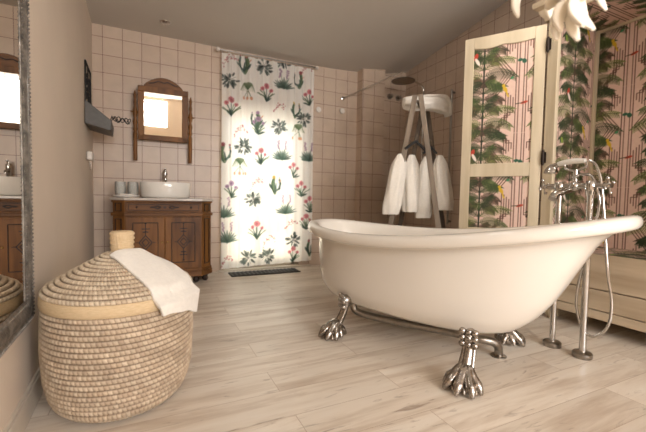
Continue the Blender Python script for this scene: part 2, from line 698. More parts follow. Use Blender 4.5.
struct(MB().span((-0.8, YR - 0.2, -0.1), (3.2, YB + 0.3, 0)).build('floor', floor_mat()))
b = MB()
b.grid(lambda u, v: (-0.7 + 3.8 * u, YR - 0.1 + (YB + 0.35 - YR) * v, ceil_z(-0.7 + 3.8 * u, YR - 0.1 + (YB + 0.35 - YR) * v)), 40, 30)
o = b.build('ceiling', M['ceil'], smooth=True)
md = o.modifiers.new('solid', 'SOLIDIFY')
md.thickness = 0.1
md.offset = 1
struct(o)

DX0, DX1, DZ = 0.665, 1.47, 1.61                   # doorway to the terrace
PINK = ((206, 183, 161), (200, 176, 154), (128, 92, 82))
tb = tile_mat('pink_wall_tile_back', 'X', (TX0, TZ0), *PINK)
wb = MB()
wb.span((-0.7, YB, -0.05), (DX0, YB + 0.22, 2.6))
wb.span((DX1, YB, -0.05), (XR + 0.3, YB + 0.22, 2.6))
wb.span((DX0, YB, DZ), (DX1, YB + 0.22, 2.6))
struct(wb.build('wall_back', tb))
tr_ = tile_mat('pink_wall_tile_right', 'Y', (0.0, 0.011), *PINK)
struct(MB().span((XR, YR, -0.05), (XR + 0.2, YB + 0.3, 3.0)).build('wall_right', tr_))
# projecting pier between back wall and shower
struct(MB().span((2.166, 3.557, 0), (2.168, YB, 2.4)).build('wall_pier_side', tile_mat('pink_tile_pier_side', 'Y', (3.557 - 0.15, TZ0), *PINK)))
struct(MB().span((2.168, 3.557, 0), (2.468, YB, 2.4)).build('wall_pier', tile_mat('pink_tile_pier', 'X', (2.178, TZ0), *PINK)))
lw = MB()
y0, y1 = YR - 0.1, YB + 0.1
lw.prism([(LX(y0), y0), (LX(y1), y1), (LX(y1) - 0.2, y1), (LX(y0) - 0.2, y0)], -0.05, 2.4)
struct(lw.build('wall_left', M['plaster']))
sk = MB()
sk.prism([(LX(y0) + 0.014, y0), (LX(YB) + 0.014, YB), (LX(YB) - 0.01, YB), (LX(y0) - 0.01, y0)], 0, 0.085)
sk.prism([(LX(y0) + 0.009, y0), (LX(YB) + 0.009, YB), (LX(YB) - 0.01, YB), (LX(y0) - 0.01, y0)], 0.085, 0.095)
struct(sk.build('baseboard_left', M['skirting'], bevel=0.003))
# rear wall behind camera: window seen in small mirror, larger one added for light
WINS = ((-0.12, 0.38, 1.5, 2.1), (0.82, 2.38, 0.65, 2.2))
wr = MB()
for x0, x1, z0, z1 in ((-0.7, -0.12, -0.05, 3.1), (-0.12, 0.38, -0.05, 1.5), (-0.12, 0.38, 2.1, 3.1), (0.38, 0.82, -0.05, 3.1), (0.82, 2.38, -0.05, 0.65), (0.82, 2.38, 2.2, 3.1), (2.38, XR + 0.2, -0.05, 3.1)):
    wr.span((x0, YR - 0.2, z0), (x1, YR, z1))
struct(wr.build('wall_rear', M['plaster']))
for i, (x0, x1, z0, z1) in enumerate(WINS):
    wf = MB()
    for a, c in (((x0, z0), (x0 + 0.05, z1)), ((x1 - 0.05, z0), (x1, z1)), ((x0, z0), (x1, z0 + 0.05)), ((x0, z1 - 0.05), (x1, z1))):
        wf.span((a[0], YR - 0.14, a[1]), (c[0], YR - 0.09, c[1]))
    struct(wf.build('window_%d' % (i + 1), M['skirting'], bevel=0.004))
# glazed terrace door behind the curtain
dr = bpy.data.objects.new('door_1', None)
COL.objects.link(dr)
struct(dr)
df = MB()
yy0, yy1 = YB + 0.10, YB + 0.15
for a, c in (((DX0, 0.0), (DX0 + 0.05, DZ)), ((DX1 - 0.05, 0.0), (DX1, DZ)), ((DX0, DZ - 0.05), (DX1, DZ)), ((DX0, 0.0), (DX1, 0.07)), ((1.03, 0.0), (1.06, DZ))):
    df.span((a[0], yy0, a[1]), (c[0], yy1, c[1]))
df.build('door_frame', M['skirting'], dr, bevel=0.004)
MB().span((DX0 + 0.05, YB + 0.122, 0.07), (DX1 - 0.05, YB + 0.126, DZ - 0.05)).build('glass_pane', M['pane'], dr)
struct(MB().span((0.6, YB - 0.05, 0.0), (1.6, YB + 0.02, 0.012)).build('trim_1', M['skirting'], bevel=0.003))
# terrace outside with a canopy slab over the door
struct(MB().span((-4, YB + 0.22, -0.12), (6, YB + 6, -0.02)).build('terrace_ground', M['terrace']))
struct(MB().span((-4, YB + 4.2, -0.1), (6, YB + 4.4, 0.9)).build('terrace_parapet', M['terrace']))

# ------------------------------------------------------------------ wallpaper print
def frond(cv, x, y, ang, L, col, dark, leaf=0.045, droop=1.1):
    pts = []
    px, py, a = x, y, ang
    n = 16
    sgn = 1 if math.cos(ang) >= 0 else -1
    for i in range(n):
        pts.append((px, py, a))
        st = L / n
        px += math.cos(a) * st
        py += math.sin(a) * st
        a -= sgn * droop / n
    for (ax, ay, aa), (bx, by, ba) in zip(pts[:-1], pts[1:]):
        cv.line((ax, ay), (bx, by), 0.0035, dark)
    for i in range(1, n):
        ax, ay, aa = pts[i]
        f = i / n
        ll = leaf * min(1.0, 0.35 + 3 * f) * (1.0 - 0.62 * f)
        for sd in (-1, 1):
            la = aa + sd * (0.95 - 0.35 * f)
            c = np.array(col) * random.uniform(0.75, 1.2)
            mx_, my_ = ax + math.cos(la) * ll * 0.5, ay + math.sin(la) * ll * 0.5 - ll * 0.03
            ex, ey = ax + math.cos(la) * ll, ay + math.sin(la) * ll - ll * 0.28
            cv.line((ax, ay), (mx_, my_), 0.0046, c, 1, 0.0050)
            cv.line((mx_, my_), (ex, ey), 0.0050, c, 1, 0.0020)


def make_paper():
    W, H = 0.46, 0.66
    cv = Canvas(W, H, 0.002, (216, 184, 166), wrap=True)
    br_, lw_ = (98, 68, 56), 0.0056
    c = W / 2
    for k in (-0.030, -0.014, 0.014, 0.030):
        cv.line((c + k, 0), (c + k, H), lw_, br_)
    for sd in (-1, 1):
        X = lambda d: c + sd * d
        # nested arrowheads pointing at the vertical lines
        for q in range(4):
            e = q * 0.020
            cv.poly([(X(0.17), 0.40 + 0.17 - e * 1.1), (X(0.042 + e), 0.40), (X(0.17), 0.40 - 0.17 + e * 1.1)], lw_, br_)
        # stepped meander, four nested lines
        for q in range(4):
            e = q * 0.015
            cv.poly([(X(0.045 + e), 0.24 + e), (X(0.045 + e), 0.14 - e), (X(0.080 + e), 0.14 - e), (X(0.080 + e), 0.07 - e * 0.5), (X(0.12 + e * .6), 0.07 - e * 0.5), (X(0.12 + e * .6), 0.02), (X(0.19), 0.02)], lw_, br_)
            cv.poly([(X(0.045 + e), 0.56 - e), (X(0.045 + e), 0.60 + e), (X(0.080 + e), 0.60 + e), (X(0.080 + e), 0.645 + e), (X(0.19), 0.645 + e)], lw_, br_)
    g1, g2, g3, dk = (66, 82, 36), (44, 58, 26), (92, 106, 48), (38, 40, 26)
    bw, bw2 = (84, 62, 46), (70, 58, 40)
    cv.line((0, 0), (0, H), 0.011, dk)
    for base, cols in ((0.17, (bw, bw2, g2)), (0.50, (bw2, bw, g2)), (0.0, (g1, g2, g3)), (0.33, (g2, g1, g3))):
        for q, (a, L, d) in enumerate(((1.3, 0.15, 0.8), (0.95, 0.21, 1.5), (0.5, 0.21, 1.4), (-0.05, 0.15, 0.8))):
            for sd in (1, -1):
                aa = a if sd == 1 else PI - a
                frond(cv, 0.002 * sd, base + 0.15 - 0.04 * q, aa, L * (0.95 if base in (0.0, 0.33) else 0.7) * random.uniform(0.9, 1.1), cols[(q + (sd > 0)) % 3], dk, 0.064, d)
    # birds and butterflies
    yl, rd, gr = (206, 168, 40), (176, 60, 40), (40, 84, 60)
    cv.ell((0.135, 0.30), 0.011, 0.022, 0.5, yl)
    cv.ell((0.125, 0.325), 0.010, 0.010, 0, yl)
    cv.line((0.142, 0.285), (0.155, 0.25), 0.009, yl)
    cv.ell((W - 0.055, 0.545), 0.013, 0.024, -0.3, rd)
    cv.ell((W - 0.045, 0.51), 0.010, 0.030, 0.5, (228, 214, 200))
    cv.ell((c + 0.012, 0.47), 0.013, 0.016, 0.4, gr)
    cv.ell((c - 0.012, 0.48), 0.014, 0.010, 0.2, gr)
    cv.ell((c - 0.055, 0.37), 0.011, 0.007, 0.6, (60, 130, 84))
    cv.ell((c + 0.02, 0.20), 0.022, 0.008, 0.25, rd)
    cv.line((c - 0.03, 0.195), (c + 0.02, 0.20), 0.005, (60, 50, 36))
    cv.ell((W - 0.10, 0.22), 0.012, 0.022, 0.3, (126, 146, 56))
    return cv


paper = make_paper()
PAPER = attr_mat('palm_wallpaper', 0.75)

# ------------------------------------------------------------------ armoire with open door
AX0, AX1, AY1, AY0 = 2.29, 2.80, 1.50, 0.30
AT = 1.93
arm = thing('armoire', 'large cream limed-wood armoire lined with palm wallpaper, open behind the tub', 'armoire', (0, 0, 0))
MB().span((AX0, AY0, 0.46), (AX0 + 0.03, AY0 + 0.06, AT)).build('stile', M['cream'], arm, bevel=0.004)
MB().span((AX0, AY1 - 0.055, 0.44), (AX0 + 0.03, AY1 + 0.012, AT)).build('stile', M['cream'], arm, bevel=0.004)
side = MB().span((AX0 + 0.03, AY1, 0.10), (AX1 + 0.02, AY1 + 0.02, AT + 0.02))
side.build('side_panel', M['cream'], arm, bevel=0.003)
side = MB().span((AX0 + 0.03, AY0 - 0.02, 0.10), (AX1 + 0.02, AY0, AT + 0.02))
side.build('side_panel', M['cream'], arm, bevel=0.003)
MB().span((AX1, AY0, 0.10), (AX1 + 0.02, AY1, AT + 0.02)).build('back_panel', M['cream'], arm)
# base chest with plank grooves, top and bottom boards
bs = MB()
for z0, z1 in ((0.085, 0.135), (0.139, 0.252), (0.258, 0.455)):
    bs.span((AX0 - 0.005, AY0, z0), (AX0 + 0.025, AY1 + 0.012, z1))
bs.build('plinth_front', M['cream_h'], arm, bevel=0.004)
MB().span((AX0 + 0.02, AY0, 0.10), (AX1, AY1, 0.44)).build('plinth_box', M['cream'], arm)
lg = MB()
for x, y in ((AX0 + 0.06, AY1 - 0.06), (AX1 - 0.05, AY1 - 0.06), (AX0 + 0.06, AY0 + 0.06), (AX1 - 0.05, AY0 + 0.06)):
    MB().lathe([(0.022, 0), (0.036, 0.02), (0.04, 0.05), (0.03, 0.08), (0.045, 0.10)], (x, y, 0), 20).build('foot', M['cream'], arm, smooth=True)
tp = MB().span((AX0, AY0 - 0.02, AT), (AX1 + 0.02, AY1 + 0.02, AT + 0.03))
tp.build('top_board', M['cream'], arm)
cn = MB()
prof = [(0.0, 0.0), (0.012, 0.0), (0.016, 0.02), (0.034, 0.045), (0.04, 0.07), (0.062, 0.085), (0.068, 0.12), (0.0, 0.12)]
for i in range(len(prof) - 1):
    pass
vs, fs = [], []
ring = []
for (dx, dz) in prof:
    ring.append([(AX1 + 0.02, AY1 + 0.02 + dx, AT - 0.035 + dz), (AX0 - dx, AY1 + 0.02 + dx, AT - 0.035 + dz), (AX0 - dx, AY0 - 0.02 - dx, AT - 0.035 + dz)])
for r in ring:
    vs += r
for i in range(len(ring)):
    j = (i + 1) % len(ring)
    for k in range(2):
        fs.append((i * 3 + k, i * 3 + k + 1, j * 3 + k + 1, j * 3 + k))
cn.add(vs, fs)
cn.build('cornice', M['cream_h'], arm, bevel=0.002)
papered('back_wallpaper', PAPER, arm, (AX1 - 0.004, AY1 - 0.004, 0.448), (0, -1, 0), (0, 0, 1), AY1 - AY0 - 0.01, AT - 0.45, 0.03, 0.26, paper)
papered('side_wallpaper', PAPER, arm, (AX0 + 0.032, AY1 - 0.003, 0.448), (1, 0, 0), (0, 0, 1), AX1 - AX0 - 0.04, AT - 0.45, -0.235, 0.17, paper)
papered('shelf_wallpaper', PAPER, arm, (AX0 + 0.03, AY1 - 0.004, 0.446), (0, -1, 0), (1, 0, 0), AY1 - AY0 - 0.01, AX1 - AX0 - 0.04, 0.03, 0.1, paper)
papered('ceiling_wallpaper', PAPER, arm, (AX0 + 0.03, AY1 - 0.004, AT - 0.004), (0, -1, 0), (1, 0, 0), AY1 - AY0 - 0.01, AX1 - AX0 - 0.04, 0.03, 0.3, paper)
tm = MB().span((AX1 - 0.03, AY1 - 0.022, 0.45), (AX1 - 0.004, AY1 - 0.003, AT - 0.005))
tm.span((AX1 - 0.02, AY0, AT - 0.022), (AX1 - 0.003, AY1, AT - 0.004))
tm.build('corner_moulding', M['cream'], arm, bevel=0.003)
# open door: local x runs from hinge to free edge
DW, DH, DB = 0.49, 1.875, 0.47
dvec = Vector((-0.55, 0.835, 0)).normalized()
dn = Vector((-dvec.y, dvec.x, 0))                # towards the camera side
hx = Vector((AX0 - 0.005, AY1 + 0.02, 0))
R3 = Matrix((dvec, Vector((0, 0, 1)).cross(dvec), Vector((0, 0, 1)))).transposed()
dR = R3.to_4x4()


def dspan(mb, x0, x1, z0, z1, t0=-0.014, t1=0.014):
    return mb.box(hx + R3 @ Vector(((x0 + x1) / 2, (t0 + t1) / 2, (z0 + z1) / 2)), (abs(x1 - x0), abs(t1 - t0), abs(z1 - z0)), m=R3)


door = MB()
dspan(door, 0.0, 0.062, DB, DH)
dspan(door, DW - 0.062, DW, DB, DH)
dspan(door, 0.062, DW - 0.062, DB, DB + 0.09)
dspan(door, 0.062, DW - 0.062, 0.915, 1.005)
# top rail with a shallow scalloped lower edge
pl = [(0.062, DH), (DW - 0.062, DH)]
lo = []
for i in range(25):
    t = i / 24
    lo.append((DW - 0.062 - (DW - 0.124) * t, DH - 0.075 - 0.012 * abs(math.sin(2 * PI * t)) * (1 if t < 0.5 else 0.6)))
Mt = R3 @ Matrix(((1, 0, 0), (0, 0, -1), (0, 1, 0)))
door.prism(pl + lo, -0.014, 0.014, m=Mt, c=hx)
dobj = door.build('door', M['cream'], arm, bevel=0.003)
facing = R3 @ Vector((0, 1, 0))
sgn = 1 if facing.dot(Vector((0, 0, 0)) - hx) > 0 else -1
for z0, z1, v0 in ((1.0, DH - 0.05, 0.46), (DB + 0.08, 0.925, 0.03)):
    w = DW - 0.12
    org = hx + R3 @ Vector((DW - 0.06, 0.004 * sgn, z0))
    papered('door_wallpaper', PAPER, dobj, org, -dvec, (0, 0, 1), w, z1 - z0, -0.07, v0, paper, 0.003)
    bk = MB()
    dspan(bk, 0.06, DW - 0.06, z0, z1, -0.003, 0.003)
    bk.build('panel_board', M['cream'], dobj)
for z in (1.74, 1.03):
    MB().lathe([(0.003, -0.05), (0.009, -0.04), (0.011, 0.0), (0.009, 0.04), (0.003, 0.05)], hx + Vector((-0.016, -0.022, z)), 14).box(hx + Vector((-0.010, -0.030, z)), (0.005, 0.018, 0.07)).build('hinge', M['rust'], dobj, smooth=True)

# ------------------------------------------------------------------ curtain print + curtain
def make_print():
    W, H = 1.0, 2.14
    cv = Canvas(W, H, 0.004, (250, 246, 238), fade=0.78)
    gd, gm, gg = (66, 84, 74), (98, 118, 88), (96, 106, 100)
    red, pk, mv, yl, pc, dk = (158, 82, 86), (208, 122, 128), (164, 132, 158), (200, 164, 84), (214, 156, 122), (66, 66, 60)

    lin0, ell0 = cv.line, cv.ell
    K = [1.3]
    O = [0.0, 0.0]
    tr = lambda p: (O[0] + (p[0] - O[0]) * K[0], O[1] + (p[1] - O[1]) * K[0])
    cv.line = lambda p, q, w, c, op=1.0, w2=None: lin0(tr(p), tr(q), w * K[0], c, op, None if w2 is None else w2 * K[0])
    cv.ell = lambda p, rx, ry, a, c, op=1.0: ell0(tr(p), rx * K[0], ry * K[0], a, c, op)

    def leaf(x, y, a, L, w, c):
        cv.ell((x + math.cos(a) * L / 2, y + math.sin(a) * L / 2), L / 2, w / 2, a, c)

    def rosette(x, y):
        for k in range(30):
            a = random.uniform(0, 2 * PI)
            r = random.uniform(0.005, 0.04)
            leaf(x + math.cos(a) * r, y + math.sin(a) * r * 0.85, a, 0.026, 0.012, np.array(gg) * random.uniform(0.6, 1.25))
        for k in range(10):
            a = 2 * PI * k / 10
            cv.line((x, y), (x + math.cos(a) * 0.05, y + math.sin(a) * 0.042), 0.003, dk, 0.6)

    def cactus(x, y, fl, s=1.0):
        bend = random.choice((-1, 1))
        pts = [(x + bend * 0.02 * math.sin(t * 2.6) * s, y - 0.075 * s + 0.11 * t * s) for t in np.linspace(0, 1, 8)]
        cv.poly(pts, 0.026 * s, gm)
        cv.poly([(a - 0.007, b) for a, b in pts], 0.006, gd)
        cv.poly([(a + 0.006, b) for a, b in pts], 0.004, (130, 146, 112))
        sx = -bend
        arm_ = [(x + sx * 0.008, y - 0.06 * s), (x + sx * 0.035 * s, y - 0.04 * s), (x + sx * 0.042 * s, y + 0.0 * s), (x + sx * 0.036 * s, y + 0.03 * s)]
        cv.poly(arm_, 0.014 * s, gd)
        fx, fy = pts[-1]
        for cx, cy, rr in ((fx, fy + 0.014, random.uniform(0.011, 0.017)), (arm_[-1][0], arm_[-1][1] + 0.014, random.uniform(0.004, 0.009))):
            for k in range(9):
                a = 2 * PI * k / 9
                cv.ell((cx + math.cos(a) * rr * 0.6, cy + math.sin(a) * rr * 0.6), rr * 0.55, rr * 0.35, a, np.array(fl) * random.uniform(0.85, 1.1))
        for q_ in range(4):
            leaf(x + random.uniform(-0.02, 0.02), y - 0.07, PI / 2 + random.uniform(-0.9, 0.9), random.uniform(0.05, 0.09), 0.011, np.array(gd) * random.uniform(0.9, 1.5))
        leaf(x + sx * -0.02, y - 0.05, PI / 2 + 0.5 * sx, 0.05, 0.014, gd)
        leaf(x + 0.03, y + 0.005, 0.9, 0.03, 0.008, pc)

    def bouquet(x, y, fl):
        for k in range(7):
            a = PI / 2 + random.uniform(-0.9, 0.9)
            L = random.uniform(0.06, 0.10)
            cv.poly([(x, y - 0.06), (x + math.cos(a) * L * 0.5, y - 0.06 + math.sin(a) * L * 0.6), (x + math.cos(a) * L * 1.1, y - 0.06 + math.sin(a) * L)], 0.006, np.array(gm) * random.uniform(0.8, 1.2))
        for dx, dy, rr in ((0, 0.055, 0.022), (-0.035, 0.03, 0.015), (0.036, 0.022, 0.013)):
            cv.line((x, y - 0.05), (x + dx, y + dy), 0.006, gd)
            for k in range(12):
                a = 2 * PI * k / 12
                cv.ell((x + dx + math.cos(a) * rr * 0.62, y + dy + math.sin(a) * rr * 0.62), rr * 0.5, rr * 0.26, a, np.array(fl) * random.uniform(0.85, 1.12))
            cv.ell((x + dx, y + dy), rr * 0.35, rr * 0.35, 0, np.array(fl) * 0.8)
        for k in range(5):
            leaf(x, y - 0.065, random.uniform(0.3, 2.8), random.uniform(0.04, 0.06), 0.012, gd)

    def agave(x, y):
        for k in range(13):
            a = 0.2 + (PI - 0.4) * k / 12
            leaf(x, y - 0.035, a, random.uniform(0.06, 0.085), 0.011, np.array(gd) * random.uniform(0.85, 1.4))
        for dx in (-0.025, 0.03):
            cv.line((x + dx * 0.4, y), (x + dx, y + 0.07), 0.003, gm)
            for k in range(9):
                cv.ell((x + dx + random.uniform(-.006, .006), y + 0.045 + 0.007 * k), 0.006, 0.006, 0, mv, 0.8)

    def aloe(x, y):
        for k in range(12):
            a = 0.1 + (PI - 0.2) * k / 11
            e = (x + math.cos(a) * 0.03, y + 0.045 + math.sin(a) * 0.012)
            cv.line((x, y + 0.01), e, 0.007, gm)
            cv.line(e, (x + math.cos(a) * 0.055, y - 0.005), 0.006, (130, 140, 110), 1, 0.002)
        for k in range(5):
            xx = x + random.uniform(-0.05, 0.05)
            cv.line((x, y), (xx, y - 0.05), 0.0025, gm)
            cv.ell((xx, y - 0.055), 0.007, 0.012, 0, pc)

    def spray(x, y, c=None):
        c = c or (190, 120, 120)
        pts = [(x - 0.05 + 0.1 * t, y - 0.04 + 0.07 * math.sin(t * 2.4)) for t in np.linspace(0, 1, 10)]
        cv.poly(pts, 0.0025, (150, 120, 110))
        for (a, b_) in pts:
            for k in range(2):
                cv.ell((a + random.uniform(-.01, .01), b_ + random.uniform(-.02, .02)), 0.006, 0.0045, random.uniform(0, 3), c)

    pos = [(0.69, 2.04), (0.83, 2.04), (1.02, 2.03), (1.22, 2.13), (1.49, 2.09), (0.68, 1.85), (0.86, 1.77), (1.05, 1.77), (1.23, 1.89), (1.4, 1.97), (0.7, 1.59), (0.95, 1.5), (1.18, 1.63), (1.36, 1.65), (1.46, 1.55), (0.79, 1.37), (0.97, 1.43), (1.19, 1.44), (1.4, 1.41), (0.83, 1.22), (1.0, 1.12), (1.22, 1.15), (1.52, 1.15), (0.64, 1.16), (0.79, 1.02), (1.35, 0.99), (0.96, 0.85), (1.15, 0.85), (0.71, 0.78), (1.44, 0.79), (0.93, 0.69), (1.27, 0.58), (1.5, 0.43), (0.67, 0.31), (0.97, 0.36), (1.1, 0.25), (1.08, 0.09), (1.33, 0.41), (1.36, 0.24), (1.36, 0.08), (1.55, 0.16), (0.88, 0.09), (1.52, 1.78), (1.54, 0.62), (0.64, 0.56), (0.67, 0.07)]
    kind = 'sRrrsraRgRRMsYrsMraRPggRaRsYMPrgPgPsrsrRcrRcPs'.replace('R', 'R')
    kind = ['s', 'R', 'r', 'r', 's', 'r', 'a', 'P', 'g', 'R', 'P', 'M', 's', 'Y', 'r', 's', 'M', 'r', 'a', 'r', 'P', 'g', 'g', 'R', 'a', 'P', 's', 'Y', 'M', 'P', 'r', 'g', 'P', 'g', 'P', 's', 'r', 's', 'r', 'P', 'R', 'r', 'P', 'P', 'g', 's']
    for (x, z), k in zip(pos, kind):
        x, y = x - 0.61, z
        O[0], O[1] = x, y
        K[0] = {'r': 1.55, 'g': 1.45, 's': 1.2, 'a': 1.35}.get(k, random.uniform(1.15, 1.35))
        if k == 's':
            spray(x, y)
        elif k == 'r':
            rosette(x, y)
        elif k == 'a':
            aloe(x, y)
        elif k == 'g':
            agave(x, y)
        elif k == 'P' or k == 'M' and random.random() < 0.6:
            bouquet(x, y, dict(P=pk, M=mv)[k])
        else:
            cactus(x, y, dict(R=red, P=pk, M=mv, Y=yl)[k])
    cv.line, cv.ell = lin0, ell0
    return cv


pr_ = make_print()
NU, NV = 246, 530
U, V = np.meshgrid(np.linspace(0, 0.965, NU), np.linspace(0.0, 2.10, NV))
U, V = U.ravel(), V.ravel()
fold = 0.011 * np.sin(U * 2 * PI / 0.105 + 0.9 * np.sin(U * 9)) + 0.006 * np.sin(U * 2 * PI / 0.047 + 1.3) * (0.4 + 0.6 * V / 2.1) + 0.008 * np.sin(U * 5 + V * 1.1)
px = 0.622 + U + 0.004 * np.sin(V * 3) * (U - 0.5)
lowe = 0.03 + 0.018 * smoothstep(0.5)
P = np.stack([px, 3.59 + fold, 0.035 + V * 0.992 + 0.035 * (U / 0.965) * (1 - V / 2.1)], -1)
ii = np.arange(NU * NV).reshape(NV, NU)
F = np.stack([ii[:-1, :-1], ii[:-1, 1:], ii[1:, 1:], ii[1:, :-1]], -1).reshape(-1, 4)
me = bpy.data.meshes.new('curtain')
me.from_pydata(P.tolist(), [], F.tolist())
me.materials.append(attr_mat('printed_sheer_cotton', 0.9, 'sheer'))
me.polygons.foreach_set('use_smooth', [True] * len(me.polygons))
cur = bpy.data.objects.new('curtain', me)
COL.objects.link(cur)
tag(cur, 'white sheer curtain printed with cacti and flowers, glowing in front of the terrace door', 'curtain')
dye(cur, pr_.sample(U, V))
rod = thing('curtain_rod', 'thin pale curtain rod with round ends under the ceiling', 'curtain rod', (1.1, 3.59, 2.14))
MB().tube([(-0.5, 0, 0), (0.505, 0, 0)], 0.008, 12).build('pole', M['nickel'], rod, smooth=True)
for s in (-1, 1):
    MB().ball((s * 0.515, 0, 0), 0.019, 16).build('finial', M['white'], rod, smooth=True)
    MB().span((s * 0.47 - 0.006, 0, -0.01), (s * 0.47 + 0.006, 0.08, 0.01)).build('bracket', M['white'], rod, bevel=0.002)

# door mat
mt = thing('door_mat', 'dark grey striped rubber mat at the foot of the curtain', 'mat', (1.02, 3.44, 0), 0.0)
MB().span((-0.34, -0.085, 0.0), (0.35, 0.1, 0.008)).build('mat_base', M['mat_dark'], mt, bevel=0.002)
st = MB()
for k in range(17):
    st.span((-0.33 + k * 0.04, -0.078, 0.008), (-0.312 + k * 0.04, 0.093, 0.012))
st.build('ribs', M['mat_rubber'], mt)

# ------------------------------------------------------------------ vanity
VY0, VY1, VX0, VX1 = 3.26, 3.655, -0.27, 0.49
van = thing('vanity_cabinet', 'antique carved walnut vanity cabinet with canted corners and marble top', 'cabinet', (0, 0, 0))


def vplan(e=0.0, ch=0.085):
    return [(VX0 - e, VY1), (VX0 - e, VY0 + ch), (VX0 + ch - 0.0 * e, VY0 - e), (VX1 - ch, VY0 - e), (VX1 + e, VY0 + ch), (VX1 + e, VY1)]


MB().prism(vplan(), 0.06, 0.70).build('carcass', M['walnut'], van, bevel=0.003)
ml = MB()
for z0, z1, e in ((0.055, 0.10, 0.014), (0.10, 0.125, 0.008), (0.574, 0.600, 0.016), (0.685, 0.70, 0.012)):
    MB().prism(vplan(e), z0, z1).build('moulding', M['walnut_h'], van, bevel=0.004)
tpz = MB().prism(vplan(0.022), 0.70, 0.722)
tpz.build('marble_top', M['marble'], van, bevel=0.005)
FX0, FX1 = VX0 + 0.095, VX1 - 0.095
fmid = (FX0 + FX1) / 2


def ornament(mb, cx, cz, y, k=1.0):
    # incised lozenge with scrolls
    for s in (1, 0.55):
        q = 0.036 * s * k
        pts = [(cx, y, cz + q * 1.2), (cx + q, y, cz), (cx, y, cz - q * 1.2), (cx - q, y, cz)]
        for e0, e1 in zip(pts, pts[1:] + pts[:1]):
            mb.bar(e0, e1, 0.007, 0.007, upv=(0, 1, 0))
    for sz in (-1, 1):
        zt = cz + sz * 0.082 * k
        mb.bar((cx, y, cz + sz * 0.04 * k), (cx, y, cz + sz * 0.115 * k), 0.006, 0.006, upv=(0, 1, 0))
        mb.bar((cx - 0.022 * k, y, zt), (cx + 0.022 * k, y, zt), 0.007, 0.006, upv=(0, 1, 0))
        mb.bar((cx - 0.016 * k, y, zt - sz * 0.018 * k), (cx + 0.016 * k, y, zt - sz * 0.018 * k), 0.009, 0.006, upv=(0, 1, 0))
        mb.ball((cx, y, cz + sz * 0.115 * k), 0.008, 8, (1, 0.5, 1))
    for sx in (-1, 1):
        mb.tube([(cx + sx * 0.04 * k, y, cz), (cx + sx * 0.056 * k, y, cz)], [0.004, 0.001], 6)


for x0, x1, kx in ((FX0, fmid - 0.002, fmid - 0.02), (fmid + 0.002, FX1, fmid + 0.02)):
    d = MB().span((x0, VY0 - 0.016, 0.135), (x1, VY0 + 0.002, 0.565))
    do = d.build('door', M['walnut'], van, bevel=0.003)
    fr = MB()
    a, c, zz0, zz1 = x0 + 0.05, x1 - 0.05, 0.185, 0.52
    for p, q in (((a, zz0), (c, zz0)), ((c, zz0), (c, zz1)), ((c, zz1), (a, zz1)), ((a, zz1), (a, zz0))):
        fr.tube([(p[0], VY0 - 0.017, p[1]), (q[0], VY0 - 0.017, q[1])], 0.0032, 6)
    fr.build('panel_groove', M['walnut_d'], do)
    om = MB()
    ornament(om, (x0 + x1) / 2, 0.36, VY0 - 0.018, 1.35)
    om.build('carved_ornament', M['walnut_d'], do)
    MB().lathe([(0.003, 0), (0.005, 0.006), (0.008, 0.012), (0.004, 0.018)], ((x1 - 0.02) if x0 < 0.05 else (x0 + 0.02), VY0 - 0.016, 0.36), 12, Matrix.Rotation(PI / 2, 3, 'X')).build('door_knob', M['brass'], do, smooth=True)
dw = MB().span((FX0, VY0 - 0.016, 0.61), (FX1, VY0 + 0.002, 0.682)).build('drawer', M['walnut_h'], van, bevel=0.003)
fr = MB()
a, c, zz0, zz1 = FX0 + 0.02, FX1 - 0.02, 0.622, 0.670
for p, q in (((a, zz0), (c, zz0)), ((c, zz0), (c, zz1)), ((c, zz1), (a, zz1)), ((a, zz1), (a, zz0))):
    fr.tube([(p[0], VY0 - 0.017, p[1]), (q[0], VY0 - 0.017, q[1])], 0.0022, 6)
for s in (-1, 1):
    fr.tube(curve([(fmid + s * 0.03, VY0 - 0.018, 0.646), (fmid + s * 0.055, VY0 - 0.018, 0.657), (fmid + s * 0.08, VY0 - 0.018, 0.646), (fmid + s * 0.115, VY0 - 0.018, 0.646)], 5), [0.005] * 10 + [0.006] * 4 + [0.001] * 2, 6)
    fr.tube(curve([(fmid + s * 0.03, VY0 - 0.018, 0.646), (fmid + s * 0.055, VY0 - 0.018, 0.635), (fmid + s * 0.08, VY0 - 0.018, 0.646)], 5), 0.005, 6)
fr.box((fmid, VY0 - 0.018, 0.646), (0.022, 0.004, 0.016))
fr.build('carved_ornament', M['walnut_d'], dw)
for s in (-1, 1):
    MB().ball((fmid + s * 0.205, VY0 - 0.022, 0.646), 0.009, 12).build('drawer_knob', M['walnut_d'], dw, smooth=True)
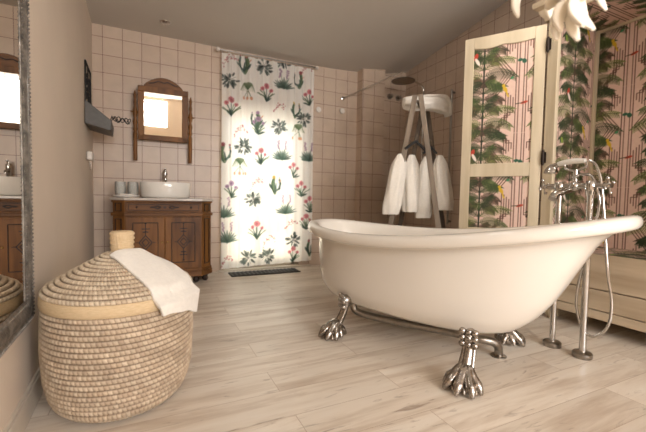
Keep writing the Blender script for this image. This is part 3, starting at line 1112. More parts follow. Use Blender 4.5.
# carved corner panels on the canted corners
for s, cxm in ((-1, VX0 + 0.0425), (1, VX1 - 0.0425)):
    Rc = Matrix.Rotation(s * PI / 4, 3, 'Z')
    pb = MB()
    for z0, z1 in ((0.16, 0.55), (0.615, 0.675)):
        for dx, dz, w, h in ((-0.03, 0, 0.006, z1 - z0), (0.03, 0, 0.006, z1 - z0), (0, (z1 - z0) / 2, 0.066, 0.006), (0, -(z1 - z0) / 2, 0.066, 0.006)):
            pb.box(Vector((cxm, VY0 + 0.0425, (z0 + z1) / 2 + dz)) + Rc @ Vector((dx, -0.003, 0)), (w, 0.008, h), m=Rc)
    pb.build('corner_panel', M['walnut_d'], van)
for x, y in ((VX0 + 0.05, VY0 + 0.06), (VX1 - 0.05, VY0 + 0.06), (VX0 + 0.04, VY1 - 0.05), (VX1 - 0.04, VY1 - 0.05), (VX0 + 0.13, VY0 + 0.02), (VX1 - 0.13, VY0 + 0.02)):
    MB().lathe([(0.012, 0), (0.022, 0.01), (0.027, 0.026), (0.02, 0.042), (0.028, 0.056)], (x, y, 0), 20).build('foot', M['walnut_d'], van, smooth=True)

# basin + tap
bc = (0.125, 3.43, 0.722)
bas = MB().lathe([(0.15, 0), (0.185, 0.003), (0.194, 0.015), (0.200, 0.09), (0.204, 0.128), (0.201, 0.133), (0.195, 0.130), (0.191, 0.09), (0.18, 0.03), (0.10, 0.018), (0.02, 0.014)], seg=64, sx=1.0, sy=0.86)
bo = bas.build('wash_basin', M['ceramic'], smooth=True, angle=60)
bo.location = bc
tag(bo, 'white round ceramic vessel basin on the marble vanity top', 'basin')
ft = thing('basin_faucet', 'chrome basin faucet behind the white vessel basin', 'faucet', (0.125, 3.632, 0.722))
MB().lathe([(0.026, 0), (0.026, 0.008), (0.018, 0.014), (0.018, 0.20), (0.022, 0.21), (0.022, 0.235), (0.016, 0.245)], (0, 0, 0), 24).tube(curve([(0, -0.01, 0.185), (0, -0.05, 0.195), (0, -0.095, 0.18), (0, -0.1, 0.165)], 5), 0.011, 12).build('spout', M['chrome'], ft, smooth=True)
MB().bar((0, 0, 0.245), (0, -0.05, 0.268), 0.018, 0.008).build('lever', M['chrome'], ft, bevel=0.003)

# tumblers on a small white tray
ty = thing('tray', 'small white oval tray with folded linen left of the basin', 'tray', (-0.175, 3.43, 0.722))
MB().lathe([(0.05, 0), (0.085, 0.003), (0.098, 0.014), (0.1, 0.02), (0.094, 0.018), (0.08, 0.008), (0.02, 0.007)], seg=40, sx=1, sy=0.7).build('dish', M['tray'], ty, smooth=True)
MB().box((0.0, -0.035, 0.02), (0.1, 0.03, 0.022)).build('linen_fold', M['linen'], ty, bevel=0.008, seg=3)
tum = MB().lathe([(0.024, 0), (0.036, 0.004), (0.043, 0.05), (0.040, 0.12), (0.038, 0.122), (0.041, 0.05), (0.027, 0.012), (0.004, 0.010)], seg=28)
t1 = tum.build('drinking_glass', M['tumbler'], smooth=True, angle=60)
t1.location = (-0.222, 3.445, 0.7305)
tag(t1, 'clear drinking glass on the tray, the one nearer the left wall', 'glass', 'drinking glasses on the vanity')
t2 = t1.copy()
COL.objects.link(t2)
t2.location = (-0.130, 3.445, 0.7305)
t2['label'] = 'clear drinking glass on the tray, the one nearer the basin'

# ------------------------------------------------------------------ vanity mirror (leans forward a little)
mr = thing('wall_mirror', 'small arched walnut mirror with turned side posts above the basin', 'mirror', (0.112, 3.625, 1.05), 0, rx=math.radians(4.3))
mf = MB()
for p, q in (((-0.205, 0.185), (-0.155, 0.60)), ((0.155, 0.185), (0.205, 0.60)), ((-0.205, 0.185), (0.205, 0.232)), ((-0.205, 0.60), (0.205, 0.648))):
    mf.span((p[0], -0.02, p[1]), (q[0], 0.012, q[1]))
mf.build('frame', M['walnut'], mr, bevel=0.004)
arc = [(-0.16, 0.645)] + [(-0.155 + 0.31 * i / 20, 0.66 + 0.075 * math.sin(PI * i / 20) ** 0.8) for i in range(21)] + [(0.16, 0.645)]
Rx = Matrix.Rotation(PI / 2, 3, 'X')
MB().prism([(x, z) for x, z in arc], -0.005, 0.02, m=Rx).build('pediment', M['walnut_h'], mr, bevel=0.003)
cr = MB()
for s in (-1, 1):
    cr.tube(curve([(0.0, -0.023, 0.69), (s * 0.04, -0.023, 0.70), (s * 0.08, -0.023, 0.682), (s * 0.12, -0.023, 0.675)], 4), 0.004, 6)
cr.build('carving', M['walnut_d'], mr)
MB().span((-0.156, -0.006, 0.231), (0.156, 0.0, 0.601)).build('mirror_glass', M['mirror'], mr)
for s in (-1, 1):
    prf = [(0.017, 0.0), (0.017, 0.235), (0.010, 0.25), (0.018, 0.27), (0.012, 0.30), (0.019, 0.335), (0.010, 0.37), (0.017, 0.40), (0.017, 0.44), (0.010, 0.47), (0.015, 0.50), (0.009, 0.53), (0.014, 0.56), (0.004, 0.60)]
    MB().lathe(prf, (s * 0.228, -0.004, 0.0), 16).tube([(s * 0.2, -0.004, 0.42), (s * 0.262, -0.004, 0.42)], 0.007, 8).build('side_post', M['walnut'], mr, smooth=True)

# ------------------------------------------------------------------ left wall: big mirror, iron holder, small white holder
phi = math.atan(0.0318)
bm_ = thing('wall_mirror', 'tall mirror in a carved antique-silver frame on the left wall, cut by the picture edge', 'mirror', (LX(1.0) + 0.003, 1.0, 0.315), phi)
FWD, Y0m, Y1m, Hm = 0.06, -0.55, 0.515, 1.70
f = MB()
# frame in local coords: x out of wall, y along wall, z up
prf = [(0.0, 0.0), (0.009, 0.0), (0.013, 0.010), (0.009, 0.022), (0.014, 0.034), (0.014, 0.046), (0.009, 0.058), (0.008, 0.070), (0.0055, 0.078), (0.0, 0.078)]
rings = []
for dx, dd in prf:
    rings.append([(dx, Y0m + dd, dd), (dx, Y1m - dd, dd), (dx, Y1m - dd, Hm - dd), (dx, Y0m + dd, Hm - dd)])
vs = [v for r in rings for v in r]
fs = []
for i in range(len(rings)):
    j = (i + 1) % len(rings)
    for k in range(4):
        l = (k + 1) % 4
        fs.append((i * 4 + k, i * 4 + l, j * 4 + l, j * 4 + k))
f.add(vs, fs)
f.build('frame', M['silver'], bm_)
bd = MB()
nb = 130
for k in range(nb):
    z = 0.02 + (Hm - 0.04) * k / (nb - 1)
    bd.ball((0.012, Y1m - 0.010, z), 0.0045, 8)
    bd.ball((0.008, Y1m - 0.066, z), 0.0035, 6)
for k in range(76):
    y = Y0m + 0.02 + (Y1m - Y0m - 0.04) * k / 75
    bd.ball((0.012, y, 0.010), 0.0045, 8)
    bd.ball((0.008, y, 0.066), 0.0035, 6)
bd.build('beading', M['silver'], bm_, smooth=True)
MB().span((0.001, Y0m + 0.07, 0.07), (0.004, Y1m - 0.07, Hm - 0.07)).build('mirror_glass', M['mirror'], bm_)

hd = thing('iron_wall_holder', 'black iron wall holder with scrollwork back and grey box on the left wall', 'holder', (LX(3.25) + 0.002, 3.25, 1.25), phi)
# grey wedge box
HB = MB()
Rb = Matrix(((1, 0, 0), (0, 0, -1), (0, 1, 0)))
HB.prism([(0.0, 0.0), (0.16, -0.04), (0.168, 0.035), (0.0, 0.17)], -0.16, 0.16, m=Rb)
HB.build('box', M['darkgrey'], hd, bevel=0.004)
bp_ = MB()
arch = [(0.008, 0.16, 0.44), (0.008, -0.16, 0.44)]
bp_.tube([(0.008, 0.16, 0.16)] + arch + [(0.008, -0.16, 0.16)], 0.006, 8)
for s in (-1, 1):
    for zc in (0.22, 0.32):
        bp_.tube(curve([(0.008, s * 0.01, zc), (0.008, s * 0.06, zc + 0.05), (0.008, s * 0.12, zc + 0.03), (0.008, s * 0.11, zc - 0.03), (0.008, s * 0.06, zc - 0.02), (0.008, s * 0.07, zc + 0.02)], 5), 0.004, 6)
bp_.tube([(0.008, 0, 0.16), (0.008, 0, 0.45)], 0.005, 6)
bp_.build('scroll_panel', M['black'], hd, smooth=True)
cd = thing('coiled_cord', 'black coiled cord hanging out of the iron wall holder', 'cord', (-0.262, 3.12, 1.305))
MB().tube([(0.0 + 0.13 * t + 0.008 * math.cos(t * 60), 0.022 * math.sin(t * 60), 0.018 * math.cos(t * 47) - 0.012 * t) for t in np.linspace(0, 1, 160)], 0.0032, 6).build('cord', M['black'], cd, smooth=True)
sh_ = thing('wall_holder', 'small white holder with wire loop on the left wall beside the vanity', 'holder', (LX(3.22) + 0.002, 3.22, 0.92), phi)
MB().span((0, -0.06, 0.075), (0.04, 0.06, 0.14)).build('body', M['white'], sh_, bevel=0.012, seg=4)
MB().tube(curve([(0.02, -0.04, 0.09), (0.022, -0.04, 0.02), (0.022, -0.03, 0.005), (0.022, 0.03, 0.005), (0.022, 0.04, 0.02), (0.02, 0.04, 0.09)], 5), 0.003, 8).build('wire_loop', M['chrome'], sh_, smooth=True)

# ceiling spot
sp_ = thing('ceiling_spot', 'small round chrome recessed ceiling spot above the vanity', 'light', (0.117, 3.367, 2.187))
MB().lathe([(0.024, -0.012), (0.030, -0.008), (0.040, -0.004), (0.042, 0.0), (0.026, 0.0), (0.022, -0.006)], seg=28).build('trim_ring', M['chrome'], sp_, smooth=True)
MB().lathe([(0.022, -0.008), (0.012, -0.011), (0.002, -0.012)], seg=20).build('bulb', M['glass'], sp_, smooth=True)

for (x, y), lab in (((0.25, 1.35), 'added round chrome recessed ceiling spot over the laundry basket'), ((1.0, 1.3), 'added round chrome recessed ceiling spot over the near floor'), ((1.95, 1.15), 'added round chrome recessed ceiling spot over the right end of the bathtub')):
    z = ceil_z(x, y)  # unseen extra spots, added to brighten the room and the shower side
    c = dup(sp_, (x, y, z), 0, lab)
    lamp('added_spot_lamp', 'SPOT', 20.0 if x > 1.5 else 10.0, (1.0, 0.95, 0.88), (x, y, z - 0.03), (2.2, 3.2, 0.6) if x > 1.5 else (x + 0.15, y + 0.5, 0), spot_size=math.radians(155), spot_blend=1.0, shadow_soft_size=0.12)

# round hooks on the back wall
hk = MB().lathe([(0.012, 0.0), (0.014, 0.012), (0.028, 0.018), (0.031, 0.026), (0.026, 0.032), (0.004, 0.033)], seg=28, m=Matrix.Rotation(PI / 2, 3, 'X'))
h1 = hk.build('wall_hook', M['white'], smooth=True)
h1.location = (1.668, YB, 1.716)
tag(h1, 'round white wall hook on the pink tiles, the one nearer the curtain', 'hook', 'round hooks on the back wall')
h2 = h1.copy()
COL.objects.link(h2)
h2.location = (1.962, YB, 1.738)
h2['label'] = 'round white wall hook on the pink tiles, the one nearer the shower'

# ------------------------------------------------------------------ shower
s1 = thing('shower_support_bar', 'thin chrome bar running from the back wall up towards the shower', 'bar', (1.976, YB, 1.885))
MB().tube([(0, -0.004, 0), (0.479, -0.47, 0.235)], 0.007, 10).build('rod', M['chrome'], s1, smooth=True)
MB().lathe([(0.02, 0), (0.02, 0.008), (0.01, 0.012)], (0, 0, 0), 20, Matrix.Rotation(PI / 2, 3, 'X')).build('rosette', M['chrome'], s1, smooth=True)
shw = thing('rain_shower', 'chrome rain shower with flat round head on the right tiled wall', 'shower', (XR, 3.28, 0))
MB().tube([(-0.05, 0, 1.05)] + curve([(-0.05, 0, 1.9), (-0.05, 0.0, 1.99), (-0.09, 0.0, 2.045), (-0.2, 0.0, 2.075), (-0.34, 0, 2.085)], 6), 0.010, 12).build('riser', M['chrome'], shw, smooth=True)
MB().lathe([(0.012, 0.03), (0.02, 0.02), (0.024, 0.006), (0.125, 0.0), (0.13, -0.006), (0.125, -0.012), (0.01, -0.012)], (-0.34, 0, 2.06), 40).build('shower_head', M['nickel'], shw, smooth=True)
for z in (1.15, 1.85):
    MB().tube([(-0.05, 0, z), (0, 0, z)], 0.008, 10).build('bracket', M['chrome'], shw, smooth=True)
kn = MB().lathe([(0.034, 0), (0.034, 0.008), (0.014, 0.012), (0.014, 0.03), (0.022, 0.034), (0.022, 0.05), (0.004, 0.052)], seg=24, m=Matrix.Rotation(PI / 2, 3, 'X'))
k1 = kn.build('shower_valve', M['nickel'], smooth=True)
k1.location = (2.62, YB, 1.993)
tag(k1, 'round chrome shower valve high on the tiles, left one of the pair', 'valve', 'shower valves')
k2 = k1.copy()
COL.objects.link(k2)
k2.location = (2.745, YB, 1.99)
k2['label'] = 'round chrome shower valve high on the tiles, right one of the pair'
rl = thing('shower_rail', 'slim vertical chrome rail on the right tiled wall behind the robes', 'rail', (XR, 2.86, 0))
MB().tube([(-0.04, 0, 0.50), (-0.04, 0, 1.90)], 0.011, 10).build('rail', M['nickel'], rl, smooth=True)
for z in (0.53, 1.87):
    MB().tube([(-0.04, 0, z), (0, 0, z)], 0.010, 10).build('bracket', M['nickel'], rl, smooth=True)

# ------------------------------------------------------------------ towel ladder, robes, rolled towel
E = Vector((0.63, -0.78, 0)).normalized()
CN, CF = Vector((1.83, 2.20, 0)), Vector((2.16, 2.50, 0))
lad = thing('towel_ladder', 'weathered grey wooden A-frame towel ladder behind the bathtub', 'ladder', (0, 0, 0))
HT, SP = 1.54, 0.27


def legpt(c, s, z, o=0.0):
    return c + E * (s * (0.02 + (SP - 0.02) * (1 - z / HT))) + Vector((0, 0, z)) + E * o


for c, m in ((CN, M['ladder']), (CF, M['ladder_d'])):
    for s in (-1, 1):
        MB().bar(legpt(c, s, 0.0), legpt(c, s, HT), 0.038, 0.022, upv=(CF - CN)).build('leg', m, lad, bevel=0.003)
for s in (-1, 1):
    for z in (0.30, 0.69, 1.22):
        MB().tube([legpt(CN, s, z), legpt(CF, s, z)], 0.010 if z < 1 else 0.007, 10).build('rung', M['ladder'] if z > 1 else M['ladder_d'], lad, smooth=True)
MB().tube([CN + Vector((0, 0, HT - 0.05)), CF + Vector((0, 0, HT - 0.05))], 0.012, 10).build('hinge_rod', M['ladder_d'], lad, smooth=True)


def roll(path, rx, rz, seg, ax, wob, name, m, sd=0):
    """lumpy cloth volume swept along a path; ax = wide direction"""
    r_ = random.Random(sd)
    ph = [r_.uniform(0, 6.28) for _ in range(6)]
    A = Vector(ax).normalized()
    vs, fs = [], []
    n = len(path)
    for i, p in enumerate(path):
        p = Vector(p)
        t = (Vector(path[min(i + 1, n - 1)]) - Vector(path[max(i - 1, 0)])).normalized()
        B = t.cross(A).normalized()
        f_ = i / (n - 1)
        for k in range(seg):
            a = 2 * PI * k / seg
            w = 1 + wob * (math.sin(3 * a + ph[0] + 2 * f_) * 0.5 + math.sin(5 * a + ph[1] - 3 * f_) * 0.35 + 0.3 * math.sin(7 * a + ph[2] + 5 * f_))
            vs.append(p + A * math.cos(a) * rx[i] * w + B * math.sin(a) * rz[i] * w)
    for i in range(n - 1):
        for k in range(seg):
            l = (k + 1) % seg
            fs.append((i * seg + k, i * seg + l, (i + 1) * seg + l, (i + 1) * seg + k))
    fs.append(tuple(range(seg))[::-1])
    fs.append(tuple((n - 1) * seg + k for k in range(seg)))
    return MB().add(vs, fs), m


def taper(n, vals):
    return list(np.interp(np.linspace(0, 1, n), np.linspace(0, 1, len(vals)), vals))


def robe(name, label, peak, left, right, zt, zl, zr, sd):
    """hanger plus two hanging sides of a white robe; left/right = plan positions of the two hanging ends"""
    t = thing(name, label, 'robe', (0, 0, 0), group='white robes on the ladder')
    n = 14
    for k, (e, zb) in enumerate(((left, zl), (right, zr))):
        top = Vector((peak[0], peak[1], zt)).lerp(Vector((e[0], e[1], zt)), 0.55)
        P_ = [top.lerp(Vector((e[0], e[1], zb)), q) for q in np.linspace(0, 1, n)]
        for q in range(n):
            P_[q].z = zt + (zb - zt) * q / (n - 1)
        mb, m = roll(P_, taper(n, [0.022, 0.052, 0.062, 0.065, 0.067, 0.068, 0.07, 0.060]), taper(n, [0.015, 0.03, 0.036, 0.04, 0.042, 0.044, 0.046, 0.03]), 40, (0.9, -0.43, 0), 0.16, 'x', M['gown'], sd + k)
        mb.build('hanging_side', m, t, smooth=True)
    # collar fold lying between the sides
    mb, m = roll([Vector((left[0], left[1], zt + 0.02)).lerp(Vector((peak[0], peak[1], zt + 0.05)), 0.6), Vector((peak[0], peak[1], zt + 0.045)), Vector((right[0], right[1], zt + 0.02)).lerp(Vector((peak[0], peak[1], zt + 0.05)), 0.6)], [0.02, 0.028, 0.02], [0.02, 0.03, 0.02], 24, (0, 0, 1), 0.08, 'x', M['gown'], sd + 9)
    return t


def hanger(label, peak, a, b, z0, z1):
    t = thing('coat_hanger', label, 'hanger', (0, 0, 0), group='black hangers on the ladder')
    MB().bar((a[0], a[1], z0), (peak[0], peak[1], z1), 0.017, 0.017).bar((peak[0], peak[1], z1), (b[0], b[1], z0), 0.017, 0.017).build('shoulders', M['black'], t, bevel=0.002)
    MB().tube(curve([(peak[0], peak[1], z1), (peak[0], peak[1], z1 + 0.025), (peak[0] + 0.014, peak[1], z1 + 0.04), (peak[0] + 0.003, peak[1], z1 + 0.055), (peak[0] - 0.012, peak[1], z1 + 0.045)], 4), 0.0018, 6).build('hook', M['chrome'], t, smooth=True)
    return t


def at(tan, y):
    return (tan * y, y)


hanger('black wooden hanger holding the left white robe', at(0.829, 2.15), at(0.785, 2.15), at(0.876, 2.16), 1.118, 1.182)
hanger('black wooden hanger holding the right white robe', at(0.893, 2.25), at(0.862, 2.28), at(0.925, 2.22), 1.115, 1.172)
robe('bathrobe', 'white towelling robe hanging on the left side of the towel ladder', at(0.81, 2.28), at(0.730, 2.30), at(0.814, 2.30), 1.10, 0.63, 0.65, 3)
robe('bathrobe', 'white towelling robe hanging on the right side of the towel ladder', at(0.90, 2.28), at(0.868, 2.32), at(0.972, 2.14), 1.10, 0.60, 0.67, 20)

rc = (CN + CF) / 2
n = 16
Pr = [rc + Vector((0.94, -0.34, 0)) * (-0.15 + 0.37 * q) + Vector((0, 0, 1.53 - (0.03 * max(0, q - 0.75) / 0.25))) for q in np.linspace(0, 1, n)]
mb, m = roll(Pr, taper(n, [0.042, 0.056, 0.056, 0.05, 0.048, 0.054, 0.058, 0.05]), taper(n, [0.04, 0.06, 0.065, 0.065, 0.065, 0.065, 0.065, 0.05]), 44, (0, 0, 1), 0.2, 'x', M['towel'], 5)
Pf = [rc + Vector((0.94, -0.34, 0)) * s_ + Vector((0, 0, z_)) for s_, z_ in ((-0.02, 1.575), (0.02, 1.582), (0.07, 1.582), (0.13, 1.585), (0.19, 1.575), (0.222, 1.52), (0.23, 1.44))]
Pf = curve(Pf, 4)
fl_, _ = roll(Pf, taper(len(Pf), [0.05, 0.068, 0.07, 0.07, 0.068, 0.065, 0.06]), taper(len(Pf), [0.006, 0.014, 0.018, 0.02, 0.024, 0.026, 0.018]), 36, (0.34, 0.94, 0), 0.06, 'x', M['towel'], 8)
mb.v += []
mb.add(fl_.v, fl_.f)
ro = mb.build('rolled_towel', M['towel'], smooth=True)
tag(ro, 'white rolled towel lying across the top of the towel ladder', 'towel')

# ------------------------------------------------------------------ bathtub (local x along the tub, y away from the camera)
tub = thing('bathtub', 'white freestanding clawfoot slipper bathtub on the oak floor', 'bathtub', (1.31, 1.45, 0), math.atan2(-0.948, 0.319))
hp = np.polyfit([-0.87, -0.4, 0.0, 0.35, 0.85], [0.612, 0.572, 0.560, 0.617, 0.705], 3)
rimz = lambda x: float(np.polyval(hp, x))
ZB = 0.148
tab = [(1.0, 0.755, -0.735, 0.31), (0.88, 0.712, -0.732, 0.31), (0.65, 0.645, -0.728, 0.307), (0.39, 0.575, -0.715, 0.295), (0.2, 0.505, -0.698, 0.275), (0.07, 0.43, -0.655, 0.24), (0.02, 0.36, -0.60, 0.19), (0.0, 0.25, -0.42, 0.12)]
tf = np.array([t[0] for t in tab])[::-1]
NS = 128
levels = []
RIM = [(-0.012, -0.03), (-0.004, -0.006), (0.012, 0.006), (0.032, 0.010), (0.054, 0.007), (0.068, 0.000), (0.075, -0.012), (0.076, -0.034), (0.069, -0.045), (0.054, -0.049), (0.030, -0.049), (0.008, -0.046)]


def interp_tab(fz):
    return [float(np.interp(fz, tf, np.array([t[k] for t in tab])[::-1])) for k in (1, 2, 3)]


for fz, dz in ((0.0, 0.02), (0.02, 0.02), (0.07, 0.02), (0.13, 0.02), (0.2, 0.02), (0.3, 0.015), (0.39, 0.01), (0.52, 0), (0.65, 0), (0.78, 0), (0.88, 0)):
    xr, xl, bb = interp_tab(fz)
    levels.append((fz, xr - 0.02, xl + 0.02, bb - 0.02, dz, False))
for oo, dz in RIM:
    levels.append((1.0, 0.755 + oo, -0.74 - oo * 0.85, 0.31 + oo, dz, True))
for fz in (0.88, 0.8, 0.72, 0.65, 0.56, 0.48, 0.39, 0.3, 0.2, 0.13, 0.07, 0.045, 0.02, 0.01, 0.0):
    xr, xl, bb = interp_tab(fz)
    levels.append((fz, xr, xl, bb, 0.0, False))
vs, fs = [], []
for fz, xr, xl, bb, dz, rim in levels:
    xc, ax_ = (xr + xl) / 2, (xr - xl) / 2
    for k in range(NS):
        a = 2 * PI * k / NS
        ca, sa = math.cos(a), math.sin(a)
        e_ = 2 / 2.35
        x = xc + ax_ * math.copysign(abs(ca) ** e_, ca)
        y = bb * math.copysign(abs(sa) ** e_, sa)
        xs_ = x
        zt = rimz(xs_)
        z = ZB + (zt - 0.02 - ZB) * fz + dz if not rim else zt + dz
        if not rim and fz >= 0.999:
            z = zt
        vs.append((x, y, z))
nl = len(levels)
for i in range(nl - 1):
    for k in range(NS):
        l = (k + 1) % NS
        fs.append((i * NS + k, i * NS + l, (i + 1) * NS + l, (i + 1) * NS + k))
fs.append(tuple(range(NS)))
fs.append(tuple((nl - 1) * NS + k for k in range(NS))[::-1])
MB().add(vs, fs).build('tub_body', M['enamel'], tub, smooth=True, sub=1, angle=80)


def claw(fx, fy, ang, s=1.0):
    """ball-and-claw foot: top at tub belly, toes splayed in direction ang (local)"""
    b = MB()
    d = Vector((math.cos(ang), math.sin(ang), 0))
    q = Vector((-d.y, d.x, 0))
    o = Vector((fx, fy, 0))
    topz = 0.215
    # fluted column leaning outwards
    path = [o - d * 0.01 + Vector((0, 0, topz)), o + Vector((0, 0, 0.18)), o + d * 0.014 + Vector((0, 0, 0.135)), o + d * 0.034 + Vector((0, 0, 0.09)), o + d * 0.052 + Vector((0, 0, 0.055)), o + d * 0.06 + Vector((0, 0, 0.03))]
    pp = curve(path, 5)
    for w in (-0.021, -0.0075, 0.0075, 0.021):
        b.tube([p + q * w * (0.85 + 0.6 * (i / len(pp)) ** 2) + d * (0.008 if abs(w) < 0.01 else 0.002) for i, p in enumerate(pp)], [0.008 + 0.007 * (i / len(pp)) ** 2 for i in range(len(pp))], 10)
    b.tube(pp, [0.018 + 0.012 * (i / len(pp)) ** 2 for i in range(len(pp))], 14)
    # studded bracket
    for w in (-0.025, 0.0, 0.025):
        for z in (0.166, 0.192, 0.217):
            b.ball(o + d * 0.022 + q * w + Vector((0, 0, z)), 0.0145, 12)
    b.ball(o + Vector((0, 0, 0.19)), 0.034, 16, (0.8, 1.0, 1.1))
    # toes with knuckles and webbing
    s0 = o + d * 0.045
    for w, L in ((-1.15, 0.080), (-0.6, 0.098), (0.0, 0.104), (0.6, 0.098), (1.15, 0.080)):
        td = (d * math.cos(w) + q * math.sin(w))
        pt = curve([s0 - d * 0.012 + Vector((0, 0, 0.085)), s0 + td * L * 0.30 + Vector((0, 0, 0.070)), s0 + td * L * 0.62 + Vector((0, 0, 0.044)), s0 + td * L * 0.86 + Vector((0, 0, 0.024)), s0 + td * L + Vector((0, 0, 0.006))], 5)
        b.tube(pt, taper(len(pt), [0.016, 0.021, 0.018, 0.021, 0.014, 0.006]), 10)
        w2 = w + 0.29
        if w < 1:
            td = (d * math.cos(w2) + q * math.sin(w2))
            pt = curve([s0 + Vector((0, 0, 0.07)), s0 + td * 0.03 + Vector((0, 0, 0.048)), s0 + td * 0.068 + Vector((0, 0, 0.018)), s0 + td * 0.076 + Vector((0, 0, 0.005))], 5)
            b.tube(pt, taper(len(pt), [0.014, 0.014, 0.010, 0.006]), 8)
    for w in (-1.75, 1.75, PI):
        td = (d * math.cos(w) + q * math.sin(w))
        b.tube(curve([s0 + Vector((0, 0, 0.06)), s0 + td * 0.03 + Vector((0, 0, 0.035)), s0 + td * 0.045 + Vector((0, 0, 0.010))], 5), taper(11, [0.02, 0.017, 0.008]), 10)
    b.ball(s0 + d * 0.01 + Vector((0, 0, 0.028)), 0.038, 16, (1, 1, 0.72))
    return b


for fx, fy, ang in ((0.345, -0.262, -PI / 2 + 0.1), (-0.335, -0.262, -PI / 2 - 0.5), (0.30, 0.235, PI / 2 - 0.1), (-0.335, 0.262, PI / 2 + 0.5)):
    claw(fx, fy, ang).build('claw_foot', M['castfoot'], tub, smooth=True)
dp = MB().tube(curve([(-0.365, -0.17, 0.19), (-0.362, -0.17, 0.145), (-0.33, -0.158, 0.108), (-0.15, -0.088, 0.088), (0.1, -0.005, 0.085), (0.26, 0.02, 0.085), (0.315, 0.06, 0.075), (0.33, 0.09, 0.045), (0.33, 0.10, 0.0)], 6), 0.0195, 16)
dp.lathe([(0.036, 0), (0.036, 0.004), (0.02, 0.008)], (0.33, 0.10, 0), 24)
dp.build('waste_pipe', M['nickel'], tub, smooth=True)
MB().lathe([(0.03, 0.12), (0.04, 0.13), (0.04, 0.15), (0.03, 0.16)], (-0.14, -0.02, 0), 20).build('waste_trap', M['black'], tub, smooth=True)

# ------------------------------------------------------------------ floor standing tub filler
tf_ = thing('tub_filler', 'chrome floor-standing tub filler with cross handles and hand shower', 'faucet', (0, 0, 0))
PX = 1.88
for y in (1.145, 1.0):
    MB().tube([(PX, y, 0.0), (PX, y, 0.80)], 0.0148, 16).build('standpipe', M['chrome'], tf_, smooth=True)
    MB().lathe([(0.04, 0), (0.042, 0.004), (0.042, 0.022), (0.036, 0.028), (0.018, 0.030)], (PX, y, 0), 28).build('floor_flange', M['nickel'], tf_, smooth=True)
mx = MB().tube([(PX, 1.20, 0.825), (PX, 0.945, 0.825)], 0.0155, 14)
for y in (1.145, 1.0):
    mx.lathe([(0.02, -0.045), (0.022, -0.03), (0.026, -0.01), (0.026, 0.012), (0.02, 0.022)], (PX, y, 0.825), 20)
mx.ball((PX, 1.072, 0.825), 0.026, 18)
mx.tube(curve([(PX, 1.09, 0.81), (PX - 0.05, 1.09, 0.80), (PX - 0.10, 1.10, 0.785), (PX - 0.125, 1.10, 0.76)], 5), taper(16, [0.017, 0.017, 0.02]), 14)
mx.tube([(PX, 1.072, 0.84), (PX, 1.072, 0.905)], 0.011, 12)
mx.lathe([(0.012, 0.86), (0.018, 0.87), (0.012, 0.88)], (PX, 1.072, 0), 16)
mx.build('mixer_body', M['chrome'], tf_, smooth=True)
for y, s in ((1.225, 1), (0.925, -1)):
    h = MB().tube([(PX, y - s * 0.02, 0.825), (PX, y + s * 0.012, 0.825)], 0.012, 12)
    for a in (0.4, 0.4 + PI / 2, 0.4 + PI, 0.4 + 1.5 * PI):
        e = Vector((math.cos(a), 0, math.sin(a)))
        c0 = Vector((PX, y, 0.825))
        h.tube([c0, c0 + e * 0.033], 0.005, 8)
        h.ball(c0 + e * 0.036, 0.0085, 10)
    h.build('cross_handle', M['chrome'], tf_, smooth=True)
cr_ = MB().tube(curve([(PX, 1.125, 0.945), (PX, 1.12, 0.915), (PX, 1.072, 0.90), (PX, 1.03, 0.915), (PX, 1.02, 0.94)], 5), 0.006, 10)
cr_.build('cradle', M['chrome'], tf_, smooth=True)
hs = MB().tube([(PX, 1.155, 0.938), (PX, 1.19, 0.925)], [0.012, 0.02], 14)
hs.lathe([(0.014, 0.02), (0.03, 0.0), (0.034, -0.016), (0.03, -0.022), (0.004, -0.022)], (PX - 0.005, 1.19, 0.913), 24)
hs.build('hand_shower', M['chrome'], tf_, smooth=True)
MB().tube(curve([(PX, 1.16, 0.938), (PX, 1.13, 0.944), (PX, 1.08, 0.948), (PX, 1.03, 0.945)], 4), taper(13, [0.011, 0.014, 0.014, 0.011]), 14).build('porcelain_grip', M['porcelain'], tf_, smooth=True)
hose = curve([(PX, 1.015, 0.945), (PX, 0.985, 0.925), (PX - 0.005, 0.957, 0.85), (PX - 0.01, 0.935, 0.70), (PX - 0.01, 0.92, 0.55), (PX - 0.01, 0.905, 0.42), (PX, 0.890, 0.30), (PX, 0.895, 0.20), (PX, 0.93, 0.135), (PX, 0.975, 0.115), (PX, 1.012, 0.15), (PX, 1.037, 0.25), (PX, 1.03, 0.36), (PX, 1.005, 0.48), (PX, 0.985, 0.60), (PX - 0.01, 0.955, 0.72), (PX - 0.01, 0.965, 0.80), (PX, 1.0, 0.872), (PX, 1.06, 0.88)], 10)
MB().tube(hose, [0.0062 + 0.0006 * (i % 2) for i in range(len(hose))], 10).build('hose', M['chrome'], tf_, smooth=True)

# ------------------------------------------------------------------ wicker laundry basket
BC = (-0.094, 1.525)
bk = thing('laundry_basket', 'woven natural laundry basket with domed lid on the floor by the silver mirror', 'basket', (BC[0], BC[1], 0))


